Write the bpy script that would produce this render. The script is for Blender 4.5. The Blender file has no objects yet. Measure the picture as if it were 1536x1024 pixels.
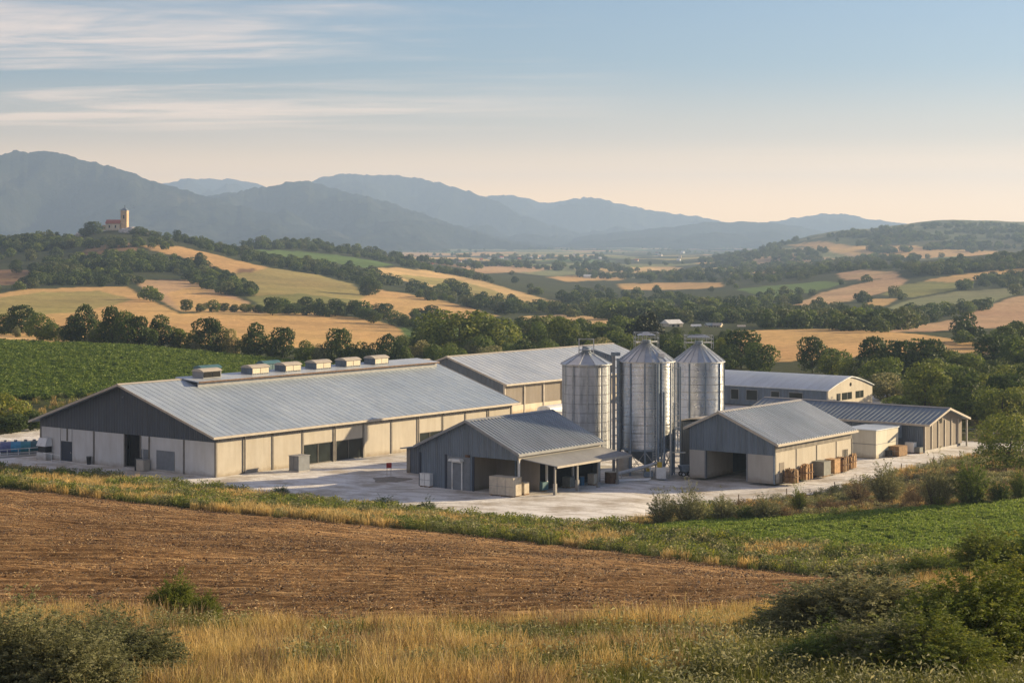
import bpy, math, random
import numpy as np
from mathutils import Vector, Matrix
R = math.radians
rng = np.random.default_rng(7)
random.seed(7)
sc = bpy.context.scene
COL = sc.collection
# camera model: x right, y away, z up; yard at z=0
F, CX, HV, CH = 2930.0, 768.0, 346.0, 29.0
def X(u, y): return (u-CX)/F*y
def Z(v, y): return CH-(v-HV)/F*y
def G(u, v, z=0.0):
    y = (CH-z)*F/(v-HV); return (X(u, y), y, z)

# ------------------------------------------------------------ helpers
def link(o): COL.objects.link(o); return o
def tag(o, label=None, cat=None, group=None, kind=None):
    if label: o['label'] = label
    if cat: o['category'] = cat
    if group: o['group'] = group
    if kind: o['kind'] = kind
    return o
def empty(name, loc, rz=0.0, label=None, cat=None, group=None):
    o = bpy.data.objects.new(name, None); link(o)
    o.location = loc; o.rotation_euler = (0, 0, rz); o.empty_display_size = .5
    return tag(o, label, cat, group)
def npmesh(name, V, Fq, mat=None, smooth=False, attrs=None):
    V = np.asarray(V, np.float32); Fq = np.asarray(Fq, np.int32)
    me = bpy.data.meshes.new(name)
    k = Fq.shape[1]; n = len(Fq)
    me.vertices.add(len(V)); me.vertices.foreach_set('co', V.ravel())
    me.loops.add(n*k); me.loops.foreach_set('vertex_index', Fq.ravel())
    me.polygons.add(n)
    me.polygons.foreach_set('loop_start', np.arange(0, n*k, k, dtype=np.int32))
    me.polygons.foreach_set('use_smooth', np.full(n, smooth))
    if attrs:
        for an, (ty, dom, arr) in attrs.items():
            a = me.attributes.new(an, ty, dom)
            key = 'color' if ty == 'FLOAT_COLOR' else ('vector' if ty == 'FLOAT_VECTOR' else 'value')
            a.data.foreach_set(key, np.asarray(arr, np.int32 if ty == 'INT' else np.float32).ravel())
    me.update(calc_edges=True); me.validate()
    if mat: me.materials.append(mat)
    return me
def obj(name, me, parent=None):
    o = bpy.data.objects.new(name, me); link(o)
    if parent is not None: o.parent = parent
    return o
def copy_thing(o, parent=None):
    c = o.copy(); COL.objects.link(c); c.parent = parent
    for ch in o.children: copy_thing(ch, c)
    return c
# value noise
def _h(ix, iy, s):
    n = (ix*374761393 + iy*668265263 + s*1274126177) & 0xFFFFFFFF
    n = ((n ^ (n >> 13))*1274126177) & 0xFFFFFFFF
    return ((n ^ (n >> 16)) & 0xFFFF)/65535.0
def noise(x, y, s=0):
    ix = np.floor(x).astype(np.int64); iy = np.floor(y).astype(np.int64)
    fx = x-ix; fy = y-iy; fx = fx*fx*(3-2*fx); fy = fy*fy*(3-2*fy)
    a = _h(ix, iy, s); b = _h(ix+1, iy, s); c = _h(ix, iy+1, s); d = _h(ix+1, iy+1, s)
    return (a*(1-fx)+b*fx)*(1-fy)+(c*(1-fx)+d*fx)*fy
def fbm(x, y, o=4, s=0, g=.5):
    r = 0; a = 1; t = 0
    for i in range(o):
        r = r+a*noise(x, y, s+i*17); t += a; a *= g; x = x*2.03+11.3; y = y*2.03+5.7
    return r/t
def inpoly(u, v, poly):
    c = np.zeros(u.shape, bool); n = len(poly)
    for i in range(n):
        x1, y1 = poly[i]; x2, y2 = poly[(i+1) % n]
        if y1 == y2: continue
        m = ((y1 > v) != (y2 > v)) & (u < (x2-x1)*(v-y1)/(y2-y1)+x1)
        c ^= m
    return c

# ------------------------------------------------------------ node material helper
class NT:
    def __init__(s, name):
        s.m = bpy.data.materials.new(name); s.m.use_nodes = True
        s.t = s.m.node_tree; s.t.nodes.clear()
    def n(s, ty, ins=None, **kw):
        nd = s.t.nodes.new(ty)
        for k, v in kw.items(): setattr(nd, k, v)
        if ins:
            for k, v in ins.items():
                if isinstance(v, tuple) and len(v) == 2 and hasattr(v[0], 'outputs'):
                    s.t.links.new(v[0].outputs[v[1]], nd.inputs[k])
                else: nd.inputs[k].default_value = v
        return nd
    def ramp(s, src, stops, interp='LINEAR'):
        nd = s.n('ShaderNodeValToRGB', {0: src}); cr = nd.color_ramp; cr.interpolation = interp
        while len(cr.elements) < len(stops): cr.elements.new(.5)
        for e, (p, c) in zip(cr.elements, stops):
            e.position = p; e.color = (c[0], c[1], c[2], 1) if hasattr(c, '__len__') else (c, c, c, 1)
        return (nd, 0)
    def mix(s, fac, a, b, mode='MIX'):
        nd = s.t.nodes.new('ShaderNodeMix'); nd.data_type = 'RGBA'; nd.blend_type = mode
        for i, v in ((0, fac), (6, a), (7, b)):
            if isinstance(v, tuple) and hasattr(v[0], 'outputs'): s.t.links.new(v[0].outputs[v[1]], nd.inputs[i])
            else: nd.inputs[i].default_value = (tuple(v)+(1,))[:4] if hasattr(v, '__len__') else v
        return (nd, 2)
    def out(s, sh):
        o = s.n('ShaderNodeOutputMaterial', {0: sh}); return s.m
    def noise(s, scale, detail=4, coord='Object', rough=.55, vec=None, off=0):
        co = vec or (s.n('ShaderNodeTexCoord'), coord)
        return (s.n('ShaderNodeTexNoise', {'Vector': co, 'Scale': scale, 'Detail': detail, 'Roughness': rough}), 0)
    def scaled(s, sx, sy, sz, coord='Object'):
        return (s.n('ShaderNodeMapping', {0: (s.n('ShaderNodeTexCoord'), coord), 3: (sx, sy, sz)}), 0)
def C3(c): return (c[0], c[1], c[2], 1)
def simple(name, col, rough=.7, metal=0., var=.15, nscale=1.5, bump=0., spec=.5, dirt=None):
    """base colour with low-frequency mottling and fine grain, optional dirt tone"""
    t = NT(name)
    n1 = t.noise(nscale, 5)
    lo = tuple(c*(1-var) for c in col); hi = tuple(min(1, c*(1+var)) for c in col)
    c = t.ramp(n1, [(.3, lo), (.7, hi)])
    if dirt is not None:
        n2 = t.noise(nscale*.35, 6, rough=.7)
        c = t.mix(t.ramp(n2, [(.5, 0.), (.72, .8)]), c, C3(dirt))
    ins = {'Base Color': c, 'Roughness': rough, 'Metallic': metal, 'Specular IOR Level': spec}
    if bump:
        ins['Normal'] = (t.n('ShaderNodeBump', {'Height': t.noise(nscale*12, 4), 'Strength': bump, 'Distance': .03}), 0)
    return t.out((t.n('ShaderNodeBsdfPrincipled', ins), 0))

# ------------------------------------------------------------ camera, sun, sky
cd = bpy.data.cameras.new('camera'); cam = link(bpy.data.objects.new('camera', cd))
cam.location = (0, 0, CH); cam.rotation_euler = (R(90), 0, 0)
cd.sensor_width = 36; cd.lens = F/1536*36; cd.shift_y = -(512-HV)/1536
cd.clip_start = .5; cd.clip_end = 60000
sc.camera = cam
SUN_EL, SUN_AZ = R(16.0), math.atan2(.93, .40)      # azimuth from +Y towards +X
sd = Vector((math.sin(SUN_AZ)*math.cos(SUN_EL), math.cos(SUN_AZ)*math.cos(SUN_EL), math.sin(SUN_EL)))
sl = bpy.data.lights.new('sun', 'SUN'); so = link(bpy.data.objects.new('sun', sl))
so.rotation_euler = sd.to_track_quat('Z', 'Y').to_euler(); so.location = (200, 100, 200)
sl.energy = 5.0; sl.angle = R(.5); sl.color = (1, .775, .47)
w = bpy.data.worlds.new('World'); sc.world = w; w.use_nodes = True
wt = w.node_tree; wt.nodes.clear()
def wn(ty, ins=None, **kw):
    nd = wt.nodes.new(ty)
    for k, v in kw.items(): setattr(nd, k, v)
    for k, v in (ins or {}).items():
        if isinstance(v, tuple) and len(v) == 2 and hasattr(v[0], 'outputs'): wt.links.new(v[0].outputs[v[1]], nd.inputs[k])
        else: nd.inputs[k].default_value = v
    return nd
def wm(op, a, b=0.0, c=0.0, clamp=False): return (wn('ShaderNodeMath', {0: a, 1: b, 2: c}, operation=op, use_clamp=clamp), 0)
sky = wn('ShaderNodeTexSky', sky_type='NISHITA', sun_disc=False, sun_elevation=SUN_EL, sun_rotation=SUN_AZ,
         altitude=300, air_density=1.0, dust_density=.8, ozone_density=5.0)
tc = wn('ShaderNodeTexCoord'); sp = wn('ShaderNodeSeparateXYZ', {0: (tc, 'Generated')})
zz = wm('MAXIMUM', (sp, 2), .012)
px = wm('DIVIDE', (sp, 0), zz); py = wm('DIVIDE', (sp, 1), zz)
def streak(sx, sy, ox, lo, hi, det=6, oy=0.):
    # long thin cirrus bands on a cloud deck far above the plain
    cv = wn('ShaderNodeCombineXYZ', {0: wm('MULTIPLY_ADD', px, sx, ox), 1: wm('MULTIPLY_ADD', px, sx*.35, wm('MULTIPLY_ADD', py, sy, ox*.37+oy))})
    dn = wn('ShaderNodeTexNoise', {'Vector': (cv, 0), 'Scale': 1.0, 'Detail': det, 'Roughness': .62, 'Distortion': .5})
    return (wn('ShaderNodeMapRange', {0: (dn, 0), 1: lo, 2: hi}, interpolation_type='SMOOTHSTEP'), 0)
az = wm('DIVIDE', (sp, 0), wm('MAXIMUM', (sp, 1), .05))       # tan(azimuth)
left = (wn('ShaderNodeMapRange', {0: az, 1: .10, 2: -.14}, interpolation_type='SMOOTHSTEP'), 0)
right = (wn('ShaderNodeMapRange', {0: az, 1: .0, 2: .12}, interpolation_type='SMOOTHSTEP'), 0)
elv = wm('DIVIDE', (sp, 2), wm('MAXIMUM', (sp, 1), .05))
high = (wn('ShaderNodeMapRange', {0: elv, 1: .040, 2: .062}, interpolation_type='SMOOTHSTEP'), 0)
low = (wn('ShaderNodeMapRange', {0: elv, 1: .05, 2: .030}, interpolation_type='SMOOTHSTEP'), 0)
a1 = wm('MULTIPLY', wm('MULTIPLY', streak(.16, .27, 5.3, .42, .60, 6, -.72), left), high)
a1 = wm('MULTIPLY', a1, streak(.7, 1.1, 1.9, .22, .62))
a2 = wm('MULTIPLY', wm('MULTIPLY', streak(.10, .30, 9.1, .46, .72), right), low)
cf = wm('ADD', wm('MULTIPLY', a1, .68), wm('MULTIPLY', a2, .35), clamp=True)
bg1 = wn('ShaderNodeMix', data_type='RGBA')
wt.links.new(cf[0].outputs[0], bg1.inputs[0]); 
tint = wn('ShaderNodeMix', data_type='RGBA', blend_type='MULTIPLY'); tint.inputs[0].default_value = 1
wt.links.new(sky.outputs[0], tint.inputs[6]); tint.inputs[7].default_value = (1.0, .86, .81, 1)
wt.links.new(tint.outputs[2], bg1.inputs[6])
bg1.inputs[7].default_value = (9.2, 7.0, 5.5, 1)
veil = (wn('ShaderNodeMapRange', {0: (sp, 2), 1: .088, 2: .0}, interpolation_type='SMOOTHSTEP'), 0)
veil = wm('MULTIPLY', veil, (wn('ShaderNodeMapRange', {0: (sp, 2), 1: -.03, 2: -.008}), 0))
bg2 = wn('ShaderNodeMix', data_type='RGBA')          # warm low veil over the horizon
wt.links.new(wm('MULTIPLY', veil, .8)[0].outputs[0], bg2.inputs[0]); wt.links.new(bg1.outputs[2], bg2.inputs[6])
bg2.inputs[7].default_value = (11.5, 7.4, 3.8, 1); bg1 = bg2
band = (wn('ShaderNodeMapRange', {0: (sp, 2), 1: .050, 2: .008}, interpolation_type='SMOOTHSTEP'), 0)
band = wm('MULTIPLY', band, (wn('ShaderNodeMapRange', {0: (sp, 2), 1: -.03, 2: -.008}), 0))
bg3 = wn('ShaderNodeMix', data_type='RGBA')
wt.links.new(wm('MULTIPLY', band, .75)[0].outputs[0], bg3.inputs[0]); wt.links.new(bg1.outputs[2], bg3.inputs[6])
bg3.inputs[7].default_value = (22, 12.6, 3.9, 1); bg1 = bg3
bgn = wn('ShaderNodeBackground', {0: (bg1, 2), 1: .070})
wn('ShaderNodeOutputWorld', {0: (bgn, 0)})
sc.view_settings.view_transform = 'Standard'; sc.view_settings.look = 'None'
sc.view_settings.exposure = 1.1; sc.view_settings.gamma = 1
sc.cycles.max_bounces = 6; sc.cycles.diffuse_bounces = 3; sc.cycles.glossy_bounces = 3
sc.cycles.transmission_bounces = 3; sc.cycles.volume_bounces = 0; sc.cycles.transparent_max_bounces = 8
sc.cycles.use_denoising = True
try: sc.cycles.denoiser = 'OPENIMAGEDENOISE'
except Exception: pass
sc.cycles.sample_clamp_indirect = 4

# ------------------------------------------------------------ terrain heights
CUR = [  # each: (u, depth, v) or (u, depth, v, z) with v None
 [(-300, 12, None, 19.6), (1800, 12, None, 19.6)],
 [(-300, 34, None, 19.0), (1800, 34, None, 19.0)],
 [(-300, 48, 1030), (768, 48, 1030), (1536, 46, 1020), (1800, 46, 1015)],
 [(-300, 80, 925), (768, 78, 930), (1000, 79, 922), (1200, 80, 905), (1536, 82, 885), (1800, 82, 880)],
 [(-300, 213, 722), (0, 208, 731), (300, 190, 765), (640, 176, 797), (900, 165, 827), (1230, 150, 862), (1536, 148, 838), (1900, 148, 832)],
 [(-300, 228, None, .4), (0, 226, None, .5), (300, 209, None, .5), (640, 192, None, .5), (900, 184, None, .5), (1100, 185, 783), (1250, 183, 776), (1536, 183, 755), (1900, 183, 735)],
 [(-300, 240, None, 0), (0, 236, None, 0), (300, 217, None, 0), (500, 206, None, 0), (640, 199, None, 0), (860, 190, None, 0), (950, 192, None, 0), (1000, 203, None, -.4), (1100, 205, None, -.4), (1180, 209, None, -.3), (1250, 214, None, -.2), (1355, 231, None, 0), (1470, 250, None, 0), (1536, 258, None, 0), (1900, 270, None, 0)],
 [(-300, 286, None, 0), (500, 300, None, 0), (800, 330, None, 0), (1536, 300, None, 0), (1900, 300, None, 0)],
 [(-300, 425, 503), (0, 430, 513), (200, 430, 521), (400, 430, 542), (560, 430, 556), (640, 430, 560), (1000, 430, 557), (1900, 430, 545)],
 [(-300, 600, 488), (0, 600, 490), (300, 600, 498), (600, 600, 515), (800, 600, 500), (1000, 600, 500), (1300, 600, 495), (1900, 600, 505)],
 [(-300, 800, 452), (0, 800, 455), (300, 800, 467), (500, 800, 475), (760, 800, 485), (900, 800, 479), (1200, 800, 485), (1536, 800, 488), (1900, 800, 480)],
 [(-300, 1050, 428), (0, 1050, 425), (200, 1050, 423), (400, 1050, 433), (600, 1050, 450), (800, 1050, 465), (1000, 1050, 465), (1200, 1050, 457), (1536, 1050, 450), (1900, 1050, 438)],
 [(-300, 1300, 400), (0, 1300, 396), (100, 1300, 390), (180, 1300, 378), (300, 1300, 386), (400, 1300, 402), (600, 1300, 425), (800, 1300, 446), (1000, 1300, 450), (1200, 1300, 440), (1536, 1300, 426), (1900, 1300, 405)],
 [(-300, 1500, 372), (-50, 1500, 362), (40, 1500, 356), (110, 1500, 351), (150, 1500, 343), (185, 1500, 341), (215, 1500, 345), (250, 1500, 353), (300, 1500, 363), (400, 1500, 384), (560, 1500, 402), (700, 1500, 422), (870, 1500, 441), (1000, 1500, 440), (1200, 1500, 425), (1400, 1500, 404), (1536, 1500, 395), (1900, 1500, 370)],
 [(-300, 1720, 376), (0, 1720, 368), (180, 1720, 366), (300, 1720, 374), (400, 1720, 376), (560, 1720, 392), (700, 1720, 411), (870, 1720, 427), (1000, 1720, 428), (1200, 1720, 413), (1400, 1720, 390), (1536, 1720, 378), (1900, 1720, 356)],
 [(-300, 2050, 380), (200, 2050, 378), (320, 2050, 372), (370, 2050, 366), (450, 2050, 360), (520, 2050, 371), (600, 2050, 386), (700, 2050, 401), (800, 2050, 413), (900, 2050, 419), (1000, 2050, 417), (1200, 2050, 406), (1300, 2050, 396), (1536, 2050, 385), (1900, 2050, 362)],
 [(-300, 2600, 384), (450, 2600, 382), (600, 2600, 392), (800, 2600, 402), (1000, 2600, 406), (1150, 2600, 400), (1300, 2600, 391), (1400, 2600, 386), (1536, 2600, 381), (1900, 2600, 370)],
 [(-300, 3100, 384), (600, 3100, 386), (800, 3100, 392), (1000, 3100, 397), (1080, 3100, 391), (1150, 3100, 376), (1250, 3100, 362), (1400, 3100, 350), (1536, 3100, 351), (1900, 3100, 342)],
 [(-300, 3700, 386), (700, 3700, 388), (1000, 3700, 390), (1100, 3700, 385), (1150, 3700, 370), (1200, 3700, 355), (1250, 3700, 346), (1300, 3700, 343), (1350, 3700, 334), (1400, 3700, 328), (1430, 3700, 325), (1470, 3700, 328), (1536, 3700, 330), (1700, 3700, 322), (1900, 3700, 328)],
 [(-300, 4600, 383), (1000, 4600, 384), (1900, 4600, 382)],
 [(-300, 6000, 376.5), (500, 6000, 375), (1000, 6000, 378), (1900, 6000, 377)],
 [(-300, 9000, 368), (1900, 9000, 368)],
]
ucols = np.concatenate([np.linspace(-7000, -420, 26)[:-1], np.arange(-420, 1960, 3.0), np.linspace(1960, 8500, 26)[1:]])
def geo(a, b, r):
    n = int(math.log(b/a)/math.log(r)); return a*(b/a)**(np.arange(n)/n)
yrows = np.concatenate([geo(12, 40, 1.03), np.arange(40, 76, .5), np.arange(76, 216, .28), np.arange(216, 300, .7), geo(300, 9000, 1.008), [9000.]])
NU, NY = len(ucols), len(yrows)
cu, cdp, cz = [], [], []
uc = np.clip(ucols, -300, 1900)
for c in CUR:
    us = [p[0] for p in c]; ds = [p[1] for p in c]
    zs = [p[3] if len(p) > 3 else Z(p[2], p[1]) for p in c]
    D = np.interp(uc, us, ds); ZZ = np.interp(uc, us, zs)
    cdp.append(D); cz.append(ZZ)
cdp = np.array(cdp); cz = np.array(cz)
def smooth1(A, k, axis):
    if k < 1: return A
    ker = np.hanning(2*k+3)[1:-1]; ker /= ker.sum()
    P = np.pad(A, [(k, k) if a == axis else (0, 0) for a in range(2)], mode='edge')
    out = np.zeros_like(A)
    for i in range(2*k+1):
        sl_ = [slice(None)]*2; sl_[axis] = slice(i, i+A.shape[axis]); out += ker[i]*P[tuple(sl_)]
    return out
for k in range(len(cz)):
    cz[k] = smooth1(cz[k][None, :], 12 if k > 4 else 8, 1)[0]; cdp[k] = smooth1(cdp[k][None, :], 8, 1)[0]
ZG = np.zeros((NY, NU))
for j in range(NU): ZG[:, j] = np.interp(yrows, cdp[:, j], cz[:, j])
YG = np.repeat(yrows[:, None], NU, 1); UG = np.repeat(ucols[None, :], NY, 0); XG = (UG-CX)/F*YG
nearr = YG < 300
ZS = smooth1(smooth1(ZG, 7, 0), 2, 1); ZN = smooth1(ZG, 5, 0)
bl = np.clip((YG-310)/80, 0, 1); ZG = ZS*bl+ZN*(1-bl)
# gentle natural relief, off on the yard
yardn = np.array([np.interp(UG[0], [p[0] for p in CUR[6]], [p[1] for p in CUR[6]])])
off = np.clip((YG-330)/150, 0, 1)
ZG += off*(fbm(XG/90, YG/90, 3, 3)-.5)*np.clip(YG/900, .4, 3)*3.0
ZG += np.where(YG < yardn, 1, 0)*np.clip((yardn-YG)/15, 0, 1)*(fbm(XG/9, YG/9, 4, 5)-.5)*.7
VG = HV+F*(CH-ZG)/YG
VMIN = np.minimum.accumulate(VG, axis=0)
ugi = lambda u: np.interp(u, ucols, np.arange(NU))
def hit(u, v):
    """first ground point seen along the ray through (u,v) -> x,y,z"""
    u = np.atleast_1d(np.asarray(u, float)); v = np.atleast_1d(np.asarray(v, float))
    j = np.clip(np.round(ugi(u)).astype(int), 0, NU-1); out = np.zeros((len(u), 3))
    for k in range(len(u)):
        colv = VMIN[:, j[k]]
        i = int(np.searchsorted(-colv, -v[k]))
        i = min(max(i, 1), NY-1)
        a, b = VG[i-1, j[k]], VG[i, j[k]]
        f = np.clip((a-v[k])/(a-b+1e-9), 0, 1) if a > b else 0
        y = yrows[i-1]+(yrows[i]-yrows[i-1])*f
        z = ZG[i-1, j[k]]+(ZG[i, j[k]]-ZG[i-1, j[k]])*f
        out[k] = (X(u[k], y), y, z)
    return out
def height(x, y):
    x = np.asarray(x, float); y = np.asarray(y, float)
    u = CX+F*x/y; fi = np.interp(y, yrows, np.arange(NY)); fj = ugi(u)
    i = np.clip(np.floor(fi).astype(int), 0, NY-2); j = np.clip(np.floor(fj).astype(int), 0, NU-2)
    a = fi-i; b = fj-j
    return (ZG[i, j]*(1-a)+ZG[i+1, j]*a)*(1-b)+(ZG[i, j+1]*(1-a)+ZG[i+1, j+1]*a)*b
def uv_of(x, y, z): return CX+F*x/y, HV+F*(CH-z)/y

# ------------------------------------------------------------ land classes (outlines of the fields laid on the ground)
P_YARD = [(-7500, 590), (-400, 650), (0, 652), (60, 640), (300, 560), (640, 560), (1100, 590), (1340, 592), (1440, 662), (1480, 664), (1536, 663), (2400, 650),
          (2400, 668), (1536, 676), (1475, 683), (1400, 698), (1355, 709), (1252, 737), (1180, 749), (1132, 755), (1040, 765), (966, 783), (930, 790), (860, 793),
          (760, 783), (640, 771), (500, 757), (300, 733), (150, 716), (0, 703), (-400, 690), (-7500, 690)]
P_TRACK = [(1440, 716), (1485, 710), (1540, 700), (2400, 690), (2400, 706), (1560, 716), (1500, 722), (1440, 724)]
P_PLOUGH = [(-7500, 700), (-400, 722), (0, 731), (300, 765), (640, 797), (900, 826), (1060, 846), (1200, 862), (1350, 884), (1250, 918), (1100, 940), (900, 958), (640, 965), (300, 958), (0, 938), (-7500, 905)]
P_CROP = [(900, 796), (960, 791), (1100, 783), (1250, 776), (1536, 754), (1900, 733), (8500, 700), (8500, 860), (1900, 845), (1536, 838), (1400, 838), (1300, 832), (1200, 820), (1050, 808)]
P_CROPL = [(-7500, 480), (-400, 505), (0, 513), (200, 521), (400, 541.5), (560, 556), (700, 566), (800, 572), (800, 585), (600, 560), (60, 600), (0, 600), (-60, 640), (-400, 640), (-7500, 640)]
P_SCRUB = [(1100, 757), (1252, 738), (1400, 699), (1536, 678), (2400, 668), (2400, 725), (1536, 754), (1250, 775), (1080, 783)]
# ------------------------------------------------------------ far and middle land colours
TAN=(.50,.32,.14); TANL=(.55,.38,.18); TANP=(.44,.29,.17); OLT=(.31,.26,.10); OLV=(.19,.195,.065); GRN=(.10,.16,.045); GGR=(.19,.20,.10); SCR=(.085,.085,.034); BRN=(.20,.125,.068); WOOD=(.045,.055,.022)
FIELDS = [
 (TAN, [(-400,432),(0,440),(60,432),(190,430),(215,445),(270,470),(390,468),(480,470),(560,480),(640,505),(655,532),(600,530),(560,523),(300,518),(200,510),(0,500),(-400,492)]),
 (OLT, [(-400,438),(0,447),(60,438),(150,436),(200,450),(120,468),(0,475),(-400,468)]),
 (TANP,[(200,420),(285,420),(370,452),(395,470),(272,468),(225,442)]),
 (TAN, [(250,440),(290,428),(360,452),(385,468),(272,468)]),
 (TANL,[(-400,498),(0,500),(60,503),(110,511),(0,516),(-400,512)]),
 (OLT, [(350,412),(400,402),(470,411),(530,426),(545,444),(540,458),(470,470),(400,456),(360,430)]),
 (OLV, [(370,445),(450,440),(530,450),(500,468),(440,466),(390,458)]),
 (TAN, [(540,452),(560,432),(640,445),(700,460),(748,474),(700,478),(640,478),(560,476),(535,466)]),
 (TANL,[(552,402),(600,401),(660,408),(720,420),(800,444),(872,460),(800,458),(740,452),(690,440),(620,424),(570,412)]),
 (OLT, [(600,412),(690,420),(780,448),(740,448),(670,432),(610,420)]),
 (GRN, [(385,374),(450,377),(520,384),(590,397),(545,402),(470,388),(400,382)]),
 (TAN, [(205,366),(270,370),(340,386),(402,402),(385,406),(350,410),(310,398),(285,388),(240,378)]),
 (BRN, [(130,372),(200,364),(215,380),(150,384),(120,384)]),
 (BRN, [(-60,408),(20,404),(110,412),(60,426),(-60,430)]),
 (BRN, [(355,403),(382,402),(380,409),(356,409)]),
 (TANL,[(780,474),(850,471),(950,481),(952,494),(880,494),(790,486)]),
 (GRN, [(600,492),(700,486),(785,484),(790,520),(650,524),(610,510)]),
 (TAN, [(785,506),(860,510),(850,524),(790,522)]),
 (TAN, [(1096,497),(1150,494),(1220,493),(1300,495),(1400,504),(1485,518),(1490,532),(1400,530),(1300,534),(1150,545),(1100,540)]),
 (TANP,[(1190,458),(1230,440),(1290,425),(1340,414),(1362,420),(1345,432),(1300,446),(1260,454),(1212,461)]),
 (TAN, [(1300,455),(1312,448),(1345,447),(1330,458),(1300,463)]),
 (GGR, [(1330,462),(1360,450),(1430,438),(1500,432),(1535,433),(1520,443),(1480,455),(1420,466),(1370,468)]),
 (OLV, [(1320,442),(1350,428),(1400,420),(1470,422),(1440,432),(1370,446)]),
 (TANP,[(1475,460),(1520,446),(1600,436),(1900,426),(1900,486),(1536,492),(1450,492),(1400,498),(1330,498),(1370,488),(1440,478)]),
 (TANP,[(1255,410),(1290,405),(1345,408),(1350,415),(1300,420),(1262,418)]),
 (TAN, [(1380,420),(1440,412),(1500,404),(1600,400),(1600,408),(1500,416),(1430,424)]),
 (TANP,[(1105,398),(1140,378),(1170,372),(1230,372),(1280,382),(1312,391),(1290,400),(1240,404),(1150,410),(1110,408)]),
 (GGR, [(1150,376),(1180,372),(1240,376),(1290,388),(1250,388),(1200,382)]),
 (TAN, [(1175,368),(1230,362),(1290,370),(1320,386),(1280,380),(1220,371)]),
 (GRN, [(1105,434),(1160,428),(1230,422),(1270,424),(1220,438),(1150,446)]),
 (TAN, [(925,426),(1000,424),(1082,424),(1085,431),(1000,435),(935,434)]),
 (TAN, [(820,416),(870,412),(940,416),(930,421),(850,422)]),
 (TANL,[(860,404),(900,401),(1010,400),(1030,405),(1000,409),(905,409)]),
 (TANP,[(690,400),(760,396),(850,400),(800,408),(720,410)]),
]
cols = np.zeros((NY, NU, 3)); cols[:] = WOOD
# distant patchwork of small fields
m = YG > 2150
sx = rng.uniform(-2600, 2600, 620); sy = rng.uniform(2100, 9200, 620)
pc = [TAN, TANL, TANP, OLT, OLV, GGR, BRN, SCR, WOOD, WOOD, WOOD, GRN, SCR]
sci = rng.integers(0, len(pc), 620)
xs, ys = XG[m], YG[m]; wx = xs+90*(fbm(xs/220, ys/220, 3, 9)-.5); wy = ys+160*(fbm(xs/220, ys/220, 3, 21)-.5)
best = np.full(len(xs), 1e18); bi = np.zeros(len(xs), int)
for k in range(620):
    dd = ((wx-sx[k])*1.0)**2+((wy-sy[k])*.62)**2; q = dd < best; best[q] = dd[q]; bi[q] = k
cols[m] = np.array(pc)[sci][bi]
hillR = (YG > 2900) & (YG < 4300) & (UG > 1060)
cols[hillR] = np.where((fbm(XG[hillR]/160, YG[hillR]/160, 4, 31) > .56)[:, None], np.array((.17,.165,.08)), np.array((.085,.10,.045)))
ju = UG+(fbm(XG/14, YG/14, 3, 41)-.5)*5; jv = VG+(fbm(XG/12, YG/20, 3, 43)-.5)*3.0
midm = YG > 300
for c, p in FIELDS:
    q = midm & inpoly(ju, jv, p)
    cols[q] = c
# mowing streaks, dry patches
f1 = fbm(XG/60, YG/60, 4, 51); f2 = fbm(XG/9, YG/30, 3, 57)
cols *= (0.72+.38*f1+.20*f2)[:, :, None]
cols[..., 1] *= (.94+.14*fbm(XG/45, YG/80, 3, 63))
cols = np.clip(cols, .005, .9)
cols = np.where((YG > 300)[:, :, None], np.stack([smooth1(cols[..., i], 1, 1) for i in range(3)], -1), cols)

cls = np.zeros((NY, NU), int)                       # 0 ground
ju = UG+(fbm(XG/3, YG/3, 3, 71)-.5)*14; jv = VG+(fbm(XG/3, YG/5, 3, 73)-.5)*6
near = YG < 470
for k, p in ((4, P_CROPL), (5, P_YARD), (6, P_SCRUB), (3, P_CROP), (2, P_PLOUGH), (7, P_TRACK)):
    q = near & inpoly(ju if k != 5 else UG+(fbm(XG/2, YG/2, 3, 71)-.5)*10, jv, p)
    if k == 4: q &= YG > 285
    if k == 5: q &= (YG > yardn-1.5) & (YG < 400)
    else: q &= (k == 4) | (YG < 300)
    cls[q] = k
cls[cls == 7] = 5
# ploughed relief: shallow furrows and clods, real displacement
dirx, diry = .26, .966
ph = (XG*dirx*-1+YG*diry)
pl = smooth1((cls == 2).astype(float), 3, 0)
ZG += pl*(.13*np.sin(ph*2*np.pi/2.1+2.2*fbm(XG/14, YG/14, 2, 81))*(.4+fbm(XG/6, YG/6, 2, 83))+.13*(fbm(XG/.55, YG/.55, 2, 85)-.5)+.35*(fbm(XG/16, YG/7, 3, 87)-.5))
VG = HV+F*(CH-ZG)/YG
vid = np.arange(NY*NU).reshape(NY, NU)
quads = np.stack([vid[:-1, :-1], vid[:-1, 1:], vid[1:, 1:], vid[1:, :-1]], -1).reshape(-1, 4)
fc = cls[:-1, :-1].reshape(-1)
PV = np.stack([XG, YG, ZG], -1).reshape(-1, 3)
CA = np.concatenate([cols, np.ones((NY, NU, 1))], -1).reshape(-1, 4)
def ground_part(name, ks, mat, attr=False):
    q = quads[np.isin(fc, ks)]; used, inv = np.unique(q, return_inverse=True)
    at = {'Col': ('FLOAT_COLOR', 'POINT', CA[used])} if attr else None
    me = npmesh(name, PV[used], inv.reshape(-1, 4), mat, True, at)
    return tag(obj(name, me), kind='structure')

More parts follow.
